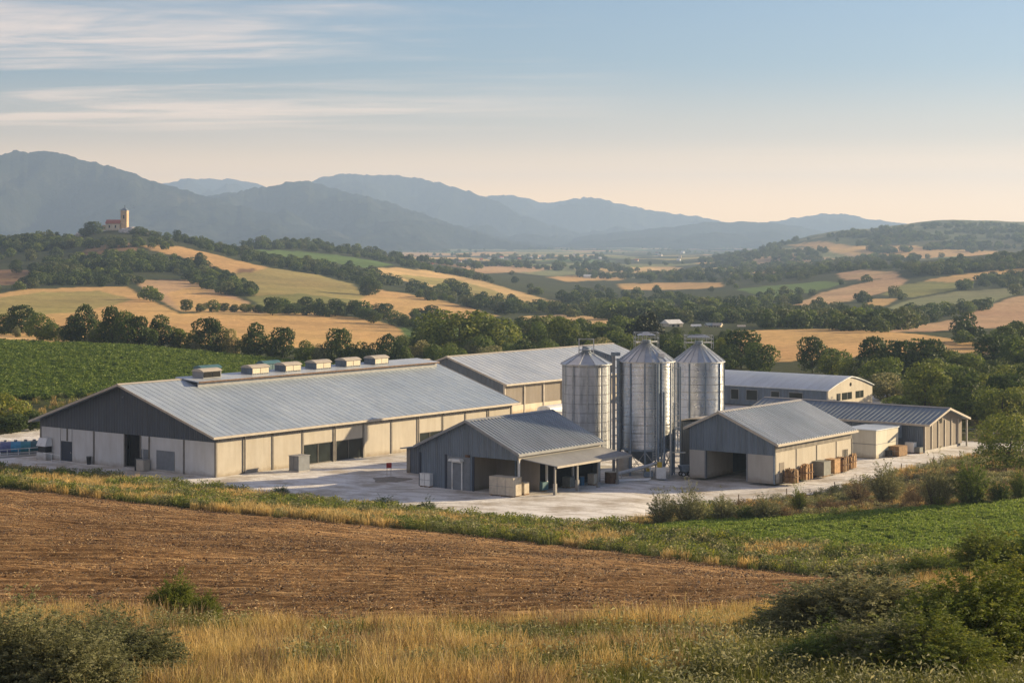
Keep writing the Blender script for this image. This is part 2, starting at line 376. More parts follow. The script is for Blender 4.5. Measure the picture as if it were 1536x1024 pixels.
t = NT('land')
att = (t.n('ShaderNodeAttribute', attribute_name='Col'), 0)
g = t.ramp(t.noise(.35, 8, rough=.7), [(.25, (.62, .62, .62)), (.75, (1.38, 1.36, 1.3))])
g2 = t.ramp(t.noise(.03, 6, rough=.6), [(.3, (.85, .86, .86)), (.7, (1.15, 1.12, 1.1))])
c = t.mix(1., t.mix(1., att, g, 'MULTIPLY'), g2, 'MULTIPLY')
bmp = (t.n('ShaderNodeBump', {'Height': t.noise(.5, 8, rough=.75), 'Strength': .6, 'Distance': .9}), 0)
M_LAND = t.out((t.n('ShaderNodeBsdfPrincipled', {'Base Color': c, 'Roughness': .95, 'Specular IOR Level': .1, 'Normal': bmp}), 0))

t = NT('soil')
mp = (t.n('ShaderNodeMapping', {0: (t.n('ShaderNodeTexCoord'), 'Object'), 2: (0, 0, R(15)), 3: (.07, 1.25, 1)}), 0)
n1 = (t.n('ShaderNodeTexNoise', {'Vector': mp, 'Scale': .8, 'Detail': 8, 'Roughness': .72, 'Distortion': .4}), 0)
base = t.ramp(n1, [(.30, (.10, .058, .028)), (.45, (.22, .135, .066)), (.58, (.36, .235, .12)), (.72, (.56, .40, .22))])
wv = t.n('ShaderNodeTexWave', {'Vector': (t.n('ShaderNodeMapping', {0: (t.n('ShaderNodeTexCoord'), 'Object'), 2: (0, 0, R(-15))}), 0), 'Scale': .30, 'Distortion': 1.6, 'Detail': 4, 'Detail Scale': .8, 'Detail Roughness': .7}, bands_direction='Y')
base = t.mix(1., base, t.ramp((wv, 1), [(.15, (.66, .63, .60)), (.55, (1.02, 1.02, 1.02)), (.9, (1.26, 1.24, 1.2))]), 'MULTIPLY')
n2 = t.ramp(t.noise(.06, 5), [(.3, (.72, .70, .70)), (.7, (1.25, 1.2, 1.15))])
n3 = t.ramp(t.noise(5.5, 5, rough=.75), [(.3, (.62, .60, .58)), (.5, (.96, .96, .96)), (.72, (1.45, 1.4, 1.3))])
c = t.mix(1., t.mix(1., base, n2, 'MULTIPLY'), n3, 'MULTIPLY')
bmp = (t.n('ShaderNodeBump', {'Height': t.noise(4.0, 8, rough=.8), 'Strength': 1.0, 'Distance': .22}), 0)
M_SOIL = t.out((t.n('ShaderNodeBsdfPrincipled', {'Base Color': c, 'Roughness': 1., 'Specular IOR Level': .05, 'Normal': bmp}), 0))

t = NT('pale_gravel')
n1 = t.ramp(t.noise(.07, 7, rough=.62), [(.3, (.68, .67, .64)), (.5, (.78, .77, .745)), (.72, (.83, .82, .80))])
mp = (t.n('ShaderNodeMapping', {0: (t.n('ShaderNodeTexCoord'), 'Object'), 2: (0, 0, R(-38)), 3: (.09, .9, 1)}), 0)
n2 = t.ramp((t.n('ShaderNodeTexNoise', {'Vector': mp, 'Scale': .8, 'Detail': 6, 'Roughness': .7, 'Distortion': .7}), 0), [(.33, (.60, .57, .53)), (.47, (.95, .94, .93)), (.7, (1.1, 1.1, 1.09))])
n4 = t.ramp(t.noise(.16, 7, rough=.72), [(.46, 0.), (.62, .75)])
n3 = t.ramp(t.noise(3., 5, rough=.8), [(.3, (.82, .82, .82)), (.7, (1.12, 1.12, 1.12))])
c = t.mix(1., t.mix(1., n1, n2, 'MULTIPLY'), n3, 'MULTIPLY')
wt_ = t.n('ShaderNodeTexWave', {'Vector': (t.n('ShaderNodeMapping', {0: (t.n('ShaderNodeTexCoord'), 'Object'), 2: (0, 0, R(40))}), 0), 'Scale': .11, 'Distortion': 5.5, 'Detail': 3, 'Detail Scale': .35}, bands_direction='Y')
c = t.mix(1., c, t.ramp((wt_, 1), [(.0, (.82, .80, .77)), (.10, (.98, .975, .97)), (.2, (1, 1, 1)), (.28, (.87, .855, .83)), (.36, (1, 1, 1))]), 'MULTIPLY')
c = t.mix(n4, c, (.33, .275, .205, 1))
bmp = (t.n('ShaderNodeBump', {'Height': t.noise(1.6, 9, rough=.8), 'Strength': .9, 'Distance': .12}), 0)
M_YARD = t.out((t.n('ShaderNodeBsdfPrincipled', {'Base Color': c, 'Roughness': .9, 'Specular IOR Level': .2, 'Normal': bmp}), 0))
M_VERGE = simple('verge_soil', (.13, .105, .045), 1., var=.5, nscale=.5, bump=.8, spec=.1)
M_CROPG = simple('crop_soil', (.055, .075, .022), 1., var=.4, nscale=.8, bump=.8, spec=.1)
ground_part('ground', [0, 6], M_LAND, True) if False else None
CAr = CA.reshape(NY, NU, 4)
vg = np.array([.115, .10, .042])*(.6+.8*fbm(XG/4, YG/4, 4, 91))[..., None]
CAr[..., :3] = np.where(((YG < 300) & (cls == 0))[..., None], vg*1.2, CAr[..., :3])
sg = np.array([.20, .15, .085])*(.5+1.0*fbm(XG/3, YG/3, 4, 93))[..., None]
CAr[..., :3] = np.where((cls == 6)[..., None], sg, CAr[..., :3])
CA = CAr.reshape(-1, 4)
ground_part('ground', [0, 6], M_LAND, True)
ground_part('ploughed_field', [2], M_SOIL)
ground_part('crop_field_soil', [3, 4], M_CROPG)
ground_part('farmyard', [5], M_YARD)

# ------------------------------------------------------------ mountain ranges
t = NT('mountain')
sl_ = (t.n('ShaderNodeTexCoord'), 'Object')
n1 = t.ramp(t.noise(.0035, 9, rough=.62), [(.32, (.014, .020, .014)), (.5, (.021, .027, .018)), (.66, (.04, .042, .028)), (.8, (.11, .09, .06))])
bmp = (t.n('ShaderNodeBump', {'Height': t.noise(.006, 9, rough=.65), 'Strength': .9, 'Distance': 48.}), 0)
M_MTN = t.out((t.n('ShaderNodeBsdfPrincipled', {'Base Color': n1, 'Roughness': 1., 'Specular IOR Level': .0, 'Normal': bmp}), 0))
def mountain(name, crest, D, front, seed, amp=1.0, zf=-36):
    us = np.arange(crest[0][0], crest[-1][0]+1, 2.5); T = 120
    cv = np.interp(us, [c[0] for c in crest], [c[1] for c in crest])
    cv = smooth1(cv[None, :], 5, 1)[0]
    cv = cv+(fbm(us/11, us*0+seed, 5, seed, .6)-.5)*8.5*amp
    tt = np.linspace(0, 1.35, T)
    y = (D-front)+tt*front
    Y = np.repeat(y[:, None], len(us), 1); XX = (us[None, :]-CX)/F*D*(Y/D)
    crz = Z(cv, D)
    # crest bound to its depth; slopes with ridged spurs
    s = np.where(tt < 1, np.sin(np.clip(tt, 0, 1)*math.pi/2)**1.25, np.cos((tt-1)*2.4))
    rid = 1-np.abs(2*fbm(XX/620+seed, Y/1500, 5, seed+3)-1)*1.0
    rid2 = 1-np.abs(2*fbm(XX/210+seed, Y/520, 4, seed+9)-1)
    prof = s[:, None]*np.ones_like(XX)
    env = np.clip(np.sin(np.clip(tt, 0, 1)*math.pi), 0, 1)[:, None]
    Zm = zf+(crz[None, :]-zf)*np.clip(prof-env*.70*(1-rid)*1.9-env*.32*(1-rid2)+env*.10, 0, 1.05)
    Zm = np.where((tt > .93)[:, None], np.minimum(Zm, zf+(crz[None, :]-zf)*np.minimum(1, s[:, None]*1.0+.0)), Zm)
    n1, n2 = XX.shape; vid = np.arange(n1*n2).reshape(n1, n2)
    q = np.stack([vid[:-1, :-1], vid[:-1, 1:], vid[1:, 1:], vid[1:, :-1]], -1).reshape(-1, 4)
    me = npmesh(name, np.stack([XX, Y, Zm], -1).reshape(-1, 3), q, M_MTN, True)
    return tag(obj(name, me), kind='structure')
mountain('mountain_range', [(-500,330),(-300,270),(-120,244),(0,233),(30,230),(66,225.5),(100,233),(160,248),(205,262),(250,278),(300,292),(350,306),(420,325),(480,342),(560,360),(640,372)], 6700, 1700, 11)
mountain('mountain_range', [(230,330),(290,300),(340,290),(380,284),(410,283),(440,271),(475,274),(520,287),(580,303),(640,322),(700,342),(760,358),(840,372)], 7700, 2000, 23)
mountain('mountain_range', [(380,330),(430,290),(465,272),(500,262),(525,259),(560,262),(605,263),(660,274),(700,287),(740,300),(790,324),(850,344),(920,356),(1000,366)], 10500, 3200, 37)
mountain('mountain_range', [(120,330),(180,300),(248,274),(290,268),(350,269),(385,274),(412,286),(480,310),(560,330)], 12500, 3500, 41, .7)
mountain('mountain_range', [(640,330),(690,300),(728,293),(760,292),(790,297),(812,306),(840,302),(878,296),(905,300),(950,310),(1000,319),(1060,328),(1120,338),(1200,352)], 12500, 3500, 43, .7)
mountain('mountain_range', [(820,372),(880,352),(940,347),(1000,341),(1060,334),(1110,332),(1165,334),(1200,340),(1260,352),(1330,366)], 9000, 2600, 53, .6)
mountain('mountain_range', [(1090,350),(1150,334),(1195,326),(1240,320),(1270,322),(1310,330),(1350,334),(1420,342),(1536,350),(1800,352)], 11000, 3000, 61, .6)
mountain('mountain_range', [(1700,352),(1760,330),(1850,315),(1980,322),(2200,340)], 11500, 3000, 67, .6)
# plain between the valley and the mountains' feet
def sheet(name, x0, x1, y0, y1, z, mat):
    me = npmesh(name, [(x0, y0, z), (x1, y0, z), (x1, y1, z), (x0, y1, z)], [(0, 1, 2, 3)], mat)
    return tag(obj(name, me), kind='structure')
sheet('plain', -16000, 19000, 8950, 13740, -39.2, M_MTN)

# ------------------------------------------------------------ haze: the evening air
def haze():
    x0, x1, y0, y1, z0, z1 = -17000, 20000, -400, 13800, -60, 420
    V = [(x, y, z) for z in (z0, z1) for y in (y0, y1) for x in (x0, x1)]
    Q = [(0, 2, 3, 1), (4, 5, 7, 6), (0, 1, 5, 4), (2, 6, 7, 3), (0, 4, 6, 2), (1, 3, 7, 5)]
    t = NT('haze_air')
    v = t.n('ShaderNodeVolumePrincipled', {'Color': (.47, .665, 1.0, 1), 'Density': HAZE, 'Anisotropy': .25})
    t.n('ShaderNodeOutputMaterial', {'Volume': (v, 0)})
    o = obj('haze', npmesh('haze', V, Q, t.m)); tag(o, kind='stuff'); o.display_type = 'WIRE'
HAZE = 1.22e-4
haze()
# ------------------------------------------------------------ building kit
class MB:
    def __init__(s): s.v = []; s.f = []
    def poly(s, pts):
        i = len(s.v); s.v += [tuple(p) for p in pts]; s.f.append(tuple(range(i, i+len(pts)))); return s
    def hexa(s, b, t):                       # bottom ring (ccw from above), top ring
        i = len(s.v); n = len(b); s.v += [tuple(p) for p in b]+[tuple(p) for p in t]
        s.f.append(tuple(i+k for k in range(n-1, -1, -1))); s.f.append(tuple(i+n+k for k in range(n)))
        for k in range(n): k2 = (k+1) % n; s.f.append((i+k, i+k2, i+n+k2, i+n+k))
        return s
    def box(s, x0, x1, y0, y1, z0, z1):
        r = [(x0, y0), (x1, y0), (x1, y1), (x0, y1)]
        return s.hexa([(x, y, z0) for x, y in r], [(x, y, z1) for x, y in r])
    def bar(s, a, b, w=.05, h=None, n=4):
        a = Vector(a); b = Vector(b); d = (b-a).normalized(); h = h or w
        up = Vector((0, 0, 1)) if abs(d.z) < .9 else Vector((1, 0, 0))
        p = d.cross(up).normalized(); q = p.cross(d).normalized(); ring = []
        for k in range(n):
            an = 2*math.pi*(k+.5)/n; ring.append(p*math.cos(an)*w*.7071+q*math.sin(an)*h*.7071)
        return s.hexa([a+r for r in ring][::-1], [b+r for r in ring][::-1])
    def prism_x(s, prof, x0, x1):            # profile in (y,z), extruded along x
        a = [(x0, y, z) for y, z in prof]; b = [(x1, y, z) for y, z in prof]
        return s.hexa(a, b)
    def cyl(s, c, r, z0, z1, n=24, r1=None):
        r1 = r if r1 is None else r1
        A = [2*math.pi*k/n for k in range(n)]
        return s.hexa([(c[0]+r*math.cos(a), c[1]+r*math.sin(a), z0) for a in A], [(c[0]+r1*math.cos(a), c[1]+r1*math.sin(a), z1) for a in A])
    def build(s, name, mat, parent=None, smooth=False):
        me = bpy.data.meshes.new(name); me.from_pydata(s.v, [], s.f); me.update()
        bm_fix(me)
        if smooth:
            for p in me.polygons: p.use_smooth = len(p.vertices) < 6
            try: me.set_sharp_from_angle(angle=R(40))
            except Exception: pass
        me.materials.append(mat); return obj(name, me, parent)
import bmesh
def bm_fix(me):
    b = bmesh.new(); b.from_mesh(me); bmesh.ops.recalc_face_normals(b, faces=b.faces); b.to_mesh(me); b.free()

# ------------------------------------------------------------ materials
def clad(name, col, pitch=.28, strength=.8, rough=.45, metal=.0, axis='xy', var=.1):
    t = NT(name); co = t.n('ShaderNodeTexCoord'); s = t.n('ShaderNodeSeparateXYZ', {0: (co, 'Object')})
    if axis == 'xy': a = (t.n('ShaderNodeMath', {0: (s, 0), 1: (s, 1)}, operation='ADD'), 0)
    else: a = (s, {'x': 0, 'y': 1, 'z': 2}[axis])
    a = (t.n('ShaderNodeMath', {0: a, 1: 2*math.pi/pitch}, operation='MULTIPLY'), 0)
    a = (t.n('ShaderNodeMath', {0: a}, operation='SINE'), 0)
    n1 = t.noise(.5, 6, rough=.65)
    c = t.ramp(n1, [(.3, tuple(k*(1-var) for k in col)), (.7, tuple(k*(1+var) for k in col))])
    b = (t.n('ShaderNodeBump', {'Height': a, 'Strength': strength, 'Distance': pitch*.16}), 0)
    st = (t.n('ShaderNodeMapping', {0: (co, 'Object'), 3: (1.6, 1.6, .12)}), 0)
    n2 = t.ramp((t.n('ShaderNodeTexNoise', {'Vector': st, 'Scale': 1.2, 'Detail': 5, 'Roughness': .65}), 0), [(.35, (.78, .76, .73)), (.62, (1.06, 1.06, 1.06))])
    c = t.mix(1., c, n2, 'MULTIPLY')
    return t.out((t.n('ShaderNodeBsdfPrincipled', {'Base Color': c, 'Roughness': rough, 'Metallic': metal, 'Normal': b}), 0))
def panel(name, col, var=.07):               # precast wall panels, rain-streaked
    t = NT(name); co = t.n('ShaderNodeTexCoord')
    n1 = t.ramp(t.noise(.4, 7, rough=.6), [(.3, tuple(k*(1-var) for k in col)), (.7, tuple(k*(1+var) for k in col))])
    st = (t.n('ShaderNodeMapping', {0: (co, 'Object'), 3: (1.2, 1.2, .18)}), 0)
    n2 = t.ramp((t.n('ShaderNodeTexNoise', {'Vector': st, 'Scale': 1., 'Detail': 6, 'Roughness': .7}), 0), [(.35, (.92, .90, .87)), (.6, (1.03, 1.03, 1.03))])
    n3 = t.ramp(t.noise(22, 3), [(.3, (.93, .93, .93)), (.7, (1.05, 1.05, 1.05))])
    s = t.n('ShaderNodeSeparateXYZ', {0: (co, 'Object')})
    zz = (t.n('ShaderNodeMath', {0: t.noise(1.1, 4), 1: 1.1, 2: (s, 2)}, operation='MULTIPLY_ADD'), 0)
    zz = (t.n('ShaderNodeMapRange', {0: zz, 1: .45, 2: 1.15}), 0)
    splash = t.ramp(zz, [(0, (.62, .56, .49)), (1, (1, 1, 1))])
    c = t.mix(1., t.mix(1., t.mix(1., n1, n2, 'MULTIPLY'), n3, 'MULTIPLY'), splash, 'MULTIPLY')
    return t.out((t.n('ShaderNodeBsdfPrincipled', {'Base Color': c, 'Roughness': .85, 'Specular IOR Level': .25,
        'Normal': (t.n('ShaderNodeBump', {'Height': t.noise(9, 5), 'Strength': .25, 'Distance': .02}), 0)}), 0))
def roofmat(name, col, rough=.42, metal=.35, var=.14, rx=1., ry=1.):
    t = NT(name); co = t.n('ShaderNodeTexCoord')
    mp = (t.n('ShaderNodeMapping', {0: (co, 'Object'), 3: (rx, ry, .2)}), 0)
    n1 = t.ramp((t.n('ShaderNodeTexNoise', {'Vector': mp, 'Scale': .6, 'Detail': 7, 'Roughness': .68}), 0), [(.3, tuple(k*(1-var) for k in col)), (.7, tuple(k*(1+var) for k in col))])
    n2 = t.ramp(t.noise(.11, 5), [(.3, (.86, .88, .90)), (.7, (1.1, 1.08, 1.06))])
    n3 = t.ramp(t.noise(6, 4, rough=.75), [(.3, (.9, .9, .9)), (.7, (1.07, 1.07, 1.07))])
    c = t.mix(1., t.mix(1., n1, n2, 'MULTIPLY'), n3, 'MULTIPLY')
    rr = t.ramp(t.noise(.8, 5), [(.3, rough-.08), (.7, rough+.14)])
    return t.out((t.n('ShaderNodeBsdfPrincipled', {'Base Color': c, 'Roughness': rr, 'Metallic': metal,
        'Normal': (t.n('ShaderNodeBump', {'Height': t.noise(1.5, 4), 'Strength': .15, 'Distance': .03}), 0)}), 0))
M_ROOFA = roofmat('barn_roof_sheet', (.40, .465, .53), rx=2.2, ry=.25)
M_ROOFB = roofmat('rear_roof_sheet', (.52, .56, .60), rx=2.2, ry=.25)
M_ROOFC = roofmat('ribbed_roof_sheet', (.36, .40, .44), rx=2.0, ry=.3)
M_ROOFD = roofmat('slate_roof_sheet', (.17, .21, .255), .5, .2, rx=2.0, ry=.3)
M_ROOFE = roofmat('canopy_sheet', (.25, .255, .26), .55, .1, rx=1., ry=.4)
M_TRIM = simple('pale_trim', (.44, .39, .32), .5, var=.12)
M_TRIMD = simple('grey_trim', (.24, .245, .25), .5, var=.15)
M_TRIMP = simple('weathered_post', (.26, .25, .235), .7, var=.2)
M_ENDW = panel('end_wall_render', (.52, .475, .39))
M_CLADD = clad('dark_cladding', (.056, .075, .105), .30, .9)
M_CLADM = clad('blue_grey_cladding', (.135, .175, .225), .32, .7)
M_CLADL = clad('grey_fascia_cladding', (.26, .235, .20), .30, 1.)
M_CLADR = clad('slate_blue_cladding', (.10, .125, .16), .30, .8)
M_PANEL = panel('cream_panel', (.475, .435, .365))
M_PANELG = panel('taupe_panel', (.25, .22, .185))
M_PANELS = panel('grey_panel', (.58, .58, .57))
M_PANELT = panel('weathered_panel', (.40, .385, .355))
M_STORE = panel('store_panel', (.58, .56, .47))
M_CREAM = panel('cream_wall', (.64, .56, .43))
M_COLM = simple('column_steel', (.15, .135, .115), .6, var=.25)
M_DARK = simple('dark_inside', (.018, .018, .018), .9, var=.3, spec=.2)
M_GLASS = simple('dark_glass', (.014, .020, .019), .28, var=.4, nscale=.7, spec=.22)
M_NAVY = simple('navy_door', (.018, .028, .05), .45, var=.2)
M_GREYD = simple('grey_door', (.17, .185, .205), .5, var=.15)
M_WHITE = simple('white_paint', (.72, .72, .70), .45, var=.1, dirt=(.42, .38, .32))
M_CONC = simple('concrete', (.42, .40, .37), .9, var=.15, bump=.3)
M_GALV = simple('galvanised_steel', (.50, .52, .54), .42, .75, var=.18, nscale=3)
M_STEELB = simple('blue_grey_steel', (.20, .25, .31), .5, .4, var=.2, nscale=3)
M_RUST = simple('rusty_steel', (.13, .07, .04), .8, .1, var=.4, nscale=3)
M_BLUE = simple('blue_plastic', (.03, .16, .30), .45, var=.25, nscale=2)
M_TEAL = simple('teal_paint', (.06, .14, .16), .45, var=.2, nscale=2)
M_YEL = simple('yellow_paint', (.50, .36, .03), .5, var=.2, nscale=3)
M_RED = simple('red_paint', (.42, .03, .02), .5, var=.15, nscale=3)
M_BLACK = simple('black_rubber', (.02, .02, .02), .7, var=.3, nscale=4)
M_CARD = simple('pale_carton', (.50, .44, .35), .85, var=.12, nscale=2, dirt=(.30, .24, .16))
M_CRATE = simple('grey_crate', (.16, .165, .15), .7, var=.2, nscale=2)
M_WOODP = simple('rough_timber', (.24, .145, .07), .85, var=.35, nscale=3, bump=.6)
M_TILE = simple('red_tile', (.34, .085, .055), .85, var=.25, nscale=1.2, bump=.4)
M_STONE = simple('pale_stone', (.52, .36, .21), .9, var=.2, nscale=.6, bump=.4)
M_ROCK = simple('white_rock', (.50, .47, .45), .95, var=.3, nscale=.4, bump=.8)

YAW = math.atan2(.791, .611); LV = Vector((.611, .791, 0)).normalized(); WV = Vector((-.791, .611, 0)).normalized()
def prof_roof(w, e0, e1, ap, za, ov):
    """outline y,z of the top of the roof: eave at y=0 (height e0), apex (ap,za), eave at y=w (height e1), overhang ov"""
    s0 = (za-e0)/ap; s1 = (za-e1)/(w-ap)
    return [(-ov, e0-ov*s0), (ap, za), (w+ov, e1-ov*s1)]
def gable_roof(name, L, w, e0, e1, ap, za, ov, f0, f1, mat, root, th=.14, rib=.9, ribw=.06, ribh=.05):
    P = prof_roof(w, e0, e1, ap, za, ov)
    m = MB()
    for a, b in ((0, 1), (1, 2)):
        (ya, z_a), (yb, zb) = P[a], P[b]
        m.prism_x([(ya, z_a), (yb, zb), (yb, zb+th), (ya, z_a+th)], -f0, L+f1)
        n = int((L+f0+f1)/rib)
        for k in range(n+1):
            x = -f0+.04+k*(L+f0+f1-.08-ribw)/n
            m.prism_x([(ya+.01, z_a+th-.01), (yb, zb+th-.01), (yb, zb+th+ribh), (ya+.01, z_a+th+ribh)], x, x+ribw)
    return m.build(name, mat, root)
def rake_trim(L, w, e0, e1, ap, za, ov, f0, f1, mat, root, th=.14, d=.22):
    P = prof_roof(w, e0, e1, ap, za, ov); out = []
    for x0, x1 in ((-f0-.06, -f0-.003), (L+f1+.003, L+f1+.06)):
        m = MB()
        for a, b in ((0, 1), (1, 2)):
            (ya, z_a), (yb, zb) = P[a], P[b]
            m.prism_x([(ya, z_a-d+th), (yb, zb-d+th), (yb, zb+th+.06), (ya, z_a+th+.06)], x0, x1)
        out.append(m.build('barge_board', mat, root))
    (y0, z0), _, (y2, z2) = P
    out.append(MB().box(-f0-.06, L+f1+.06, y0-.16, y0-.005, z0-.10, z0+th+.03).build('gutter', mat, root))
    out.append(MB().box(-f0-.06, L+f1+.06, y2+.005, y2+.16, z2-.10, z2+th+.03).build('gutter', mat, root))
    m = MB(); ya, zt = P[1]
    m.prism_x([(ya-.3, zt+th-.3*(za-e0)/ap+.055), (ya, zt+th+.06), (ya+.3, zt+th-.3*(za-e1)/(w-ap)+.055), (ya+.3, zt+th-.3*(za-e1)/(w-ap)+.085), (ya, zt+th+.11), (ya-.3, zt+th-.3*(za-e0)/ap+.085)], -f0-.07, L+f1+.07)
    out.append(m.build('ridge_cap', mat, root)); return out
def gable_wall(m, x0, x1, w, e0, e1, ap, za, zb, inset=0.0):
    m.hexa([(x0, 0, zb), (x1, 0, zb), (x1, w, zb), (x0, w, zb)][:0] or [(x0, 0, zb), (x0, ap, zb), (x0, w, zb), (x0, w, e1), (x0, ap, za), (x0, 0, e0)],
           [(x1, 0, zb), (x1, ap, zb), (x1, w, zb), (x1, w, e1), (x1, ap, za), (x1, 0, e0)])

# ============================================================ the long barn
o = G(323, 716); BL, BW, BE, BA = 57.0, 32.0, 4.95, 10.1
barn = empty('long_barn', o, YAW, 'long livestock barn with cream wall panels, dark gable and roof ventilators, on the left', 'barn')
def s_at(u, org, dirv):     # distance along a wall at which it shows at image column u
    k = (u-CX)/F; return (k*org[1]-org[0])/(dirv[0]-k*dirv[1])
e_ = .25
# long side facing the sun: bays between steel columns
edges = [0]+[s_at(u, o, LV) for u in (365, 409, 454, 500.5, 545, 587, 626, 664, 698, 731, 760)]; edges[-1] = BL
for i in range(len(edges)-1):
    a, b = edges[i], edges[i+1]; zlo = 0
    if i in (3, 4): zlo = 2.55
    if i == 7: zlo = 2.2
    MB().box(a+.13, b-.13, 0, e_, zlo, 4.15).build('wall_panel', M_PANEL, barn)
    if zlo:
        win = MB().box(a+.13, b-.13, .12, .20, .12, zlo).build('window', M_GLASS, barn)
        f = MB(); f.box(a+.13, b-.13, .05, .16, 0, .12)
        for q in (.0, .5, 1.0):
            xx = a+.16+(b-a-.38)*q; f.box(xx, xx+.07, .04, .118, .12, zlo)
        f.box(a+.13, b-.13, .04, .118, zlo-.08, zlo-.002); f.build('window_frame', M_COLM, win)
for a in edges:
    a = min(max(a, .12), BL-.12)
    MB().box(a-.125, a+.125, -.09, .16, 0, 4.8).build('column', M_COLM, barn)
for a in edges[1:-1:3]: MB().bar((a+.25, -.10, .15), (a+.25, -.10, BE-.15), .11, n=8).build('downpipe', M_TRIM, barn)
MB().box(0, BL, -.03, .12, 4.155, BE-.05).build('fascia', M_CLADL, barn)
# front gable: grey-cream panels below, dark sheeting above
door = [s_at(211, o, WV), s_at(187, o, WV)]; sdoor = [s_at(108, o, WV), s_at(91, o, WV)]
cuts = sorted([0, s_at(275, o, WV), s_at(227, o, WV)]+door+[s_at(142, o, WV), s_at(101, o, WV)]+[BW])
cuts = [0, s_at(276, o, WV), s_at(224, o, WV), door[0], door[1], s_at(141, o, WV), sdoor[0], sdoor[1], BW]
for i in range(len(cuts)-1):
    a, b = cuts[i], cuts[i+1]; zlo = {3: 3.75, 6: 2.5}.get(i, 0)
    if zlo and i == 3: continue
    MB().box(0, e_, a+.05, b-.05, zlo, 4.1).build('wall_panel', M_PANELS, barn)
for a in (s_at(276, o, WV), s_at(224, o, WV), s_at(141, o, WV), s_at(101, o, WV), BW-.15):
    MB().box(-.07, -.005, a-.12, a+.12, 2.55 if abs(a-s_at(101, o, WV)) < .1 else 0, 4.09).build('column', M_COLM, barn)
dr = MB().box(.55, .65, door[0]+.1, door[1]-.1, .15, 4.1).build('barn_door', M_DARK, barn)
for q in (door[0]-.01, door[1]+.01): MB().box(-.06, .3, q-.11, q+.11, 0, 4.1).build('door_jamb', M_COLM, dr)
MB().box(-.35, .5, door[0]+.12, door[1]-.12, .0, .14).build('threshold', M_CONC, dr)
dr = MB().box(.08, .16, sdoor[0]+.06, sdoor[1]-.06, .02, 2.48).build('side_door', M_NAVY, barn)
MB().box(.02, .077, sdoor[0]+.25, sdoor[0]+.33, 1.0, 1.2).build('handle', M_GALV, dr)
MB().box(-.05, -.004, s_at(262, o, WV), s_at(235, o, WV), .25, 2.55).build('hatch', M_GREYD, barn)
MB().box(-.045, -.004, s_at(224, o, WV)+.15, door[0]-.14, .05, 2.5).build('hatch', M_GREYD, barn)
m = MB(); gable_wall(m, -.03, .18, BW, BE, BE, BW/2, BA, 4.105); m.build('gable_cladding', M_CLADD, barn)
m = MB(); gable_wall(m, BL-.2, BL, BW, BE, BE, BW/2, BA, 0); m.build('rear_gable', M_PANELS, barn)
MB().box(0, BL, BW-e_, BW, 0, BE).build('rear_wall', M_PANELS, barn)
MB().box(.3, BL-.3, .3, BW-.3, -.02, .03).build('floor_slab', M_CONC, barn)
gable_roof('roof', BL, BW, BE, BE, BW/2, BA, .8, 1.1, .9, M_ROOFA, barn, rib=1.05, ribh=.022, ribw=.04)
rake_trim(BL, BW, BE, BE, BW/2, BA, .8, 1.1, .9, M_TRIM, barn)
MB().bar((-.12, BW/2, 8.7), (-.3, BW/2, 8.6), .12).build('gable_lamp', M_GALV, barn)
# raised ridge deck and its ventilators
ro = barn.location
def ridge_s(u): # along the ridge at column u
    org = (ro[0]+WV[0]*BW/2*.86, ro[1]+WV[1]*BW/2*.86); return s_at(u, org, LV)
slope = (BA-BE)/(BW/2)
def rz(y): return BA-slope*abs(y-BW/2)+.14
sA, sB = ridge_s(291), BL-.4
m = MB(); yf, yb = BW/2-3.1, BW/2+1.2; zt = BA+.26
m.prism_x([(yf, zt-.42), (yf, zt-.28), (yb, zt+.10), (yb, zt-.05)], sA, sB); m.build('ridge_deck', M_ROOFB, barn)
MB().box(sA, sB, yf-.05, yf-.003, zt-.47, zt-.29).build('deck_fascia', M_RUST, barn)
MB().box(sA+.2, sB-.2, yf+.35, yf+.5, rz(yf+.5)-.3, zt-.42).build('deck_upstand', M_TRIMD, barn)
def barrel(x0, x1, y0, y1, zb, zw, zt_, body, lid, frontm, name='ventilator'):
    v = MB().box(x0, x1, y0, y1, zb, zw).build(name, body, barn)
    n = 8; P = [(y0-.12+(y1-y0+.24)*k/n, zw+(zt_-zw)*math.sin(math.pi*k/n)**.75) for k in range(n+1)]
    m = MB(); m.prism_x(P[::-1] if False else P, x0-.12, x1+.12); m.build('ventilator_hood', lid, v, True)
    m = MB()
    nn = 2
    for k in range(nn):
        a = x0+.08+(x1-x0-.16)*k/nn; b = a+(x1-x0-.16)/nn-.10
        m.box(a, b, y0-.05, y0-.004, zb+.12, zw-.08)
    m.build('ventilator_louvre', frontm, v)
for i, (ua, ub) in enumerate(((311, 338), (384, 410), (434, 458), (480, 503), (525, 547), (568, 589))):
    a, b = ridge_s(ua), ridge_s(ub)
    barrel(a, b, BW/2-1.5, BW/2+.5, BA+.15, BA+1.0, BA+1.38, M_CLADM if i else M_TRIMD, M_TRIM, M_CREAM if i else M_DARK)
for ua, ub in ((346, 375), (440, 464)):
    a, b = ridge_s(ua), ridge_s(ub)
    barrel(a, b, BW/2+3.1, BW/2+4.6, BA-1.4, BA+.95, BA+1.35, M_TEAL, M_TEAL, M_TEAL)

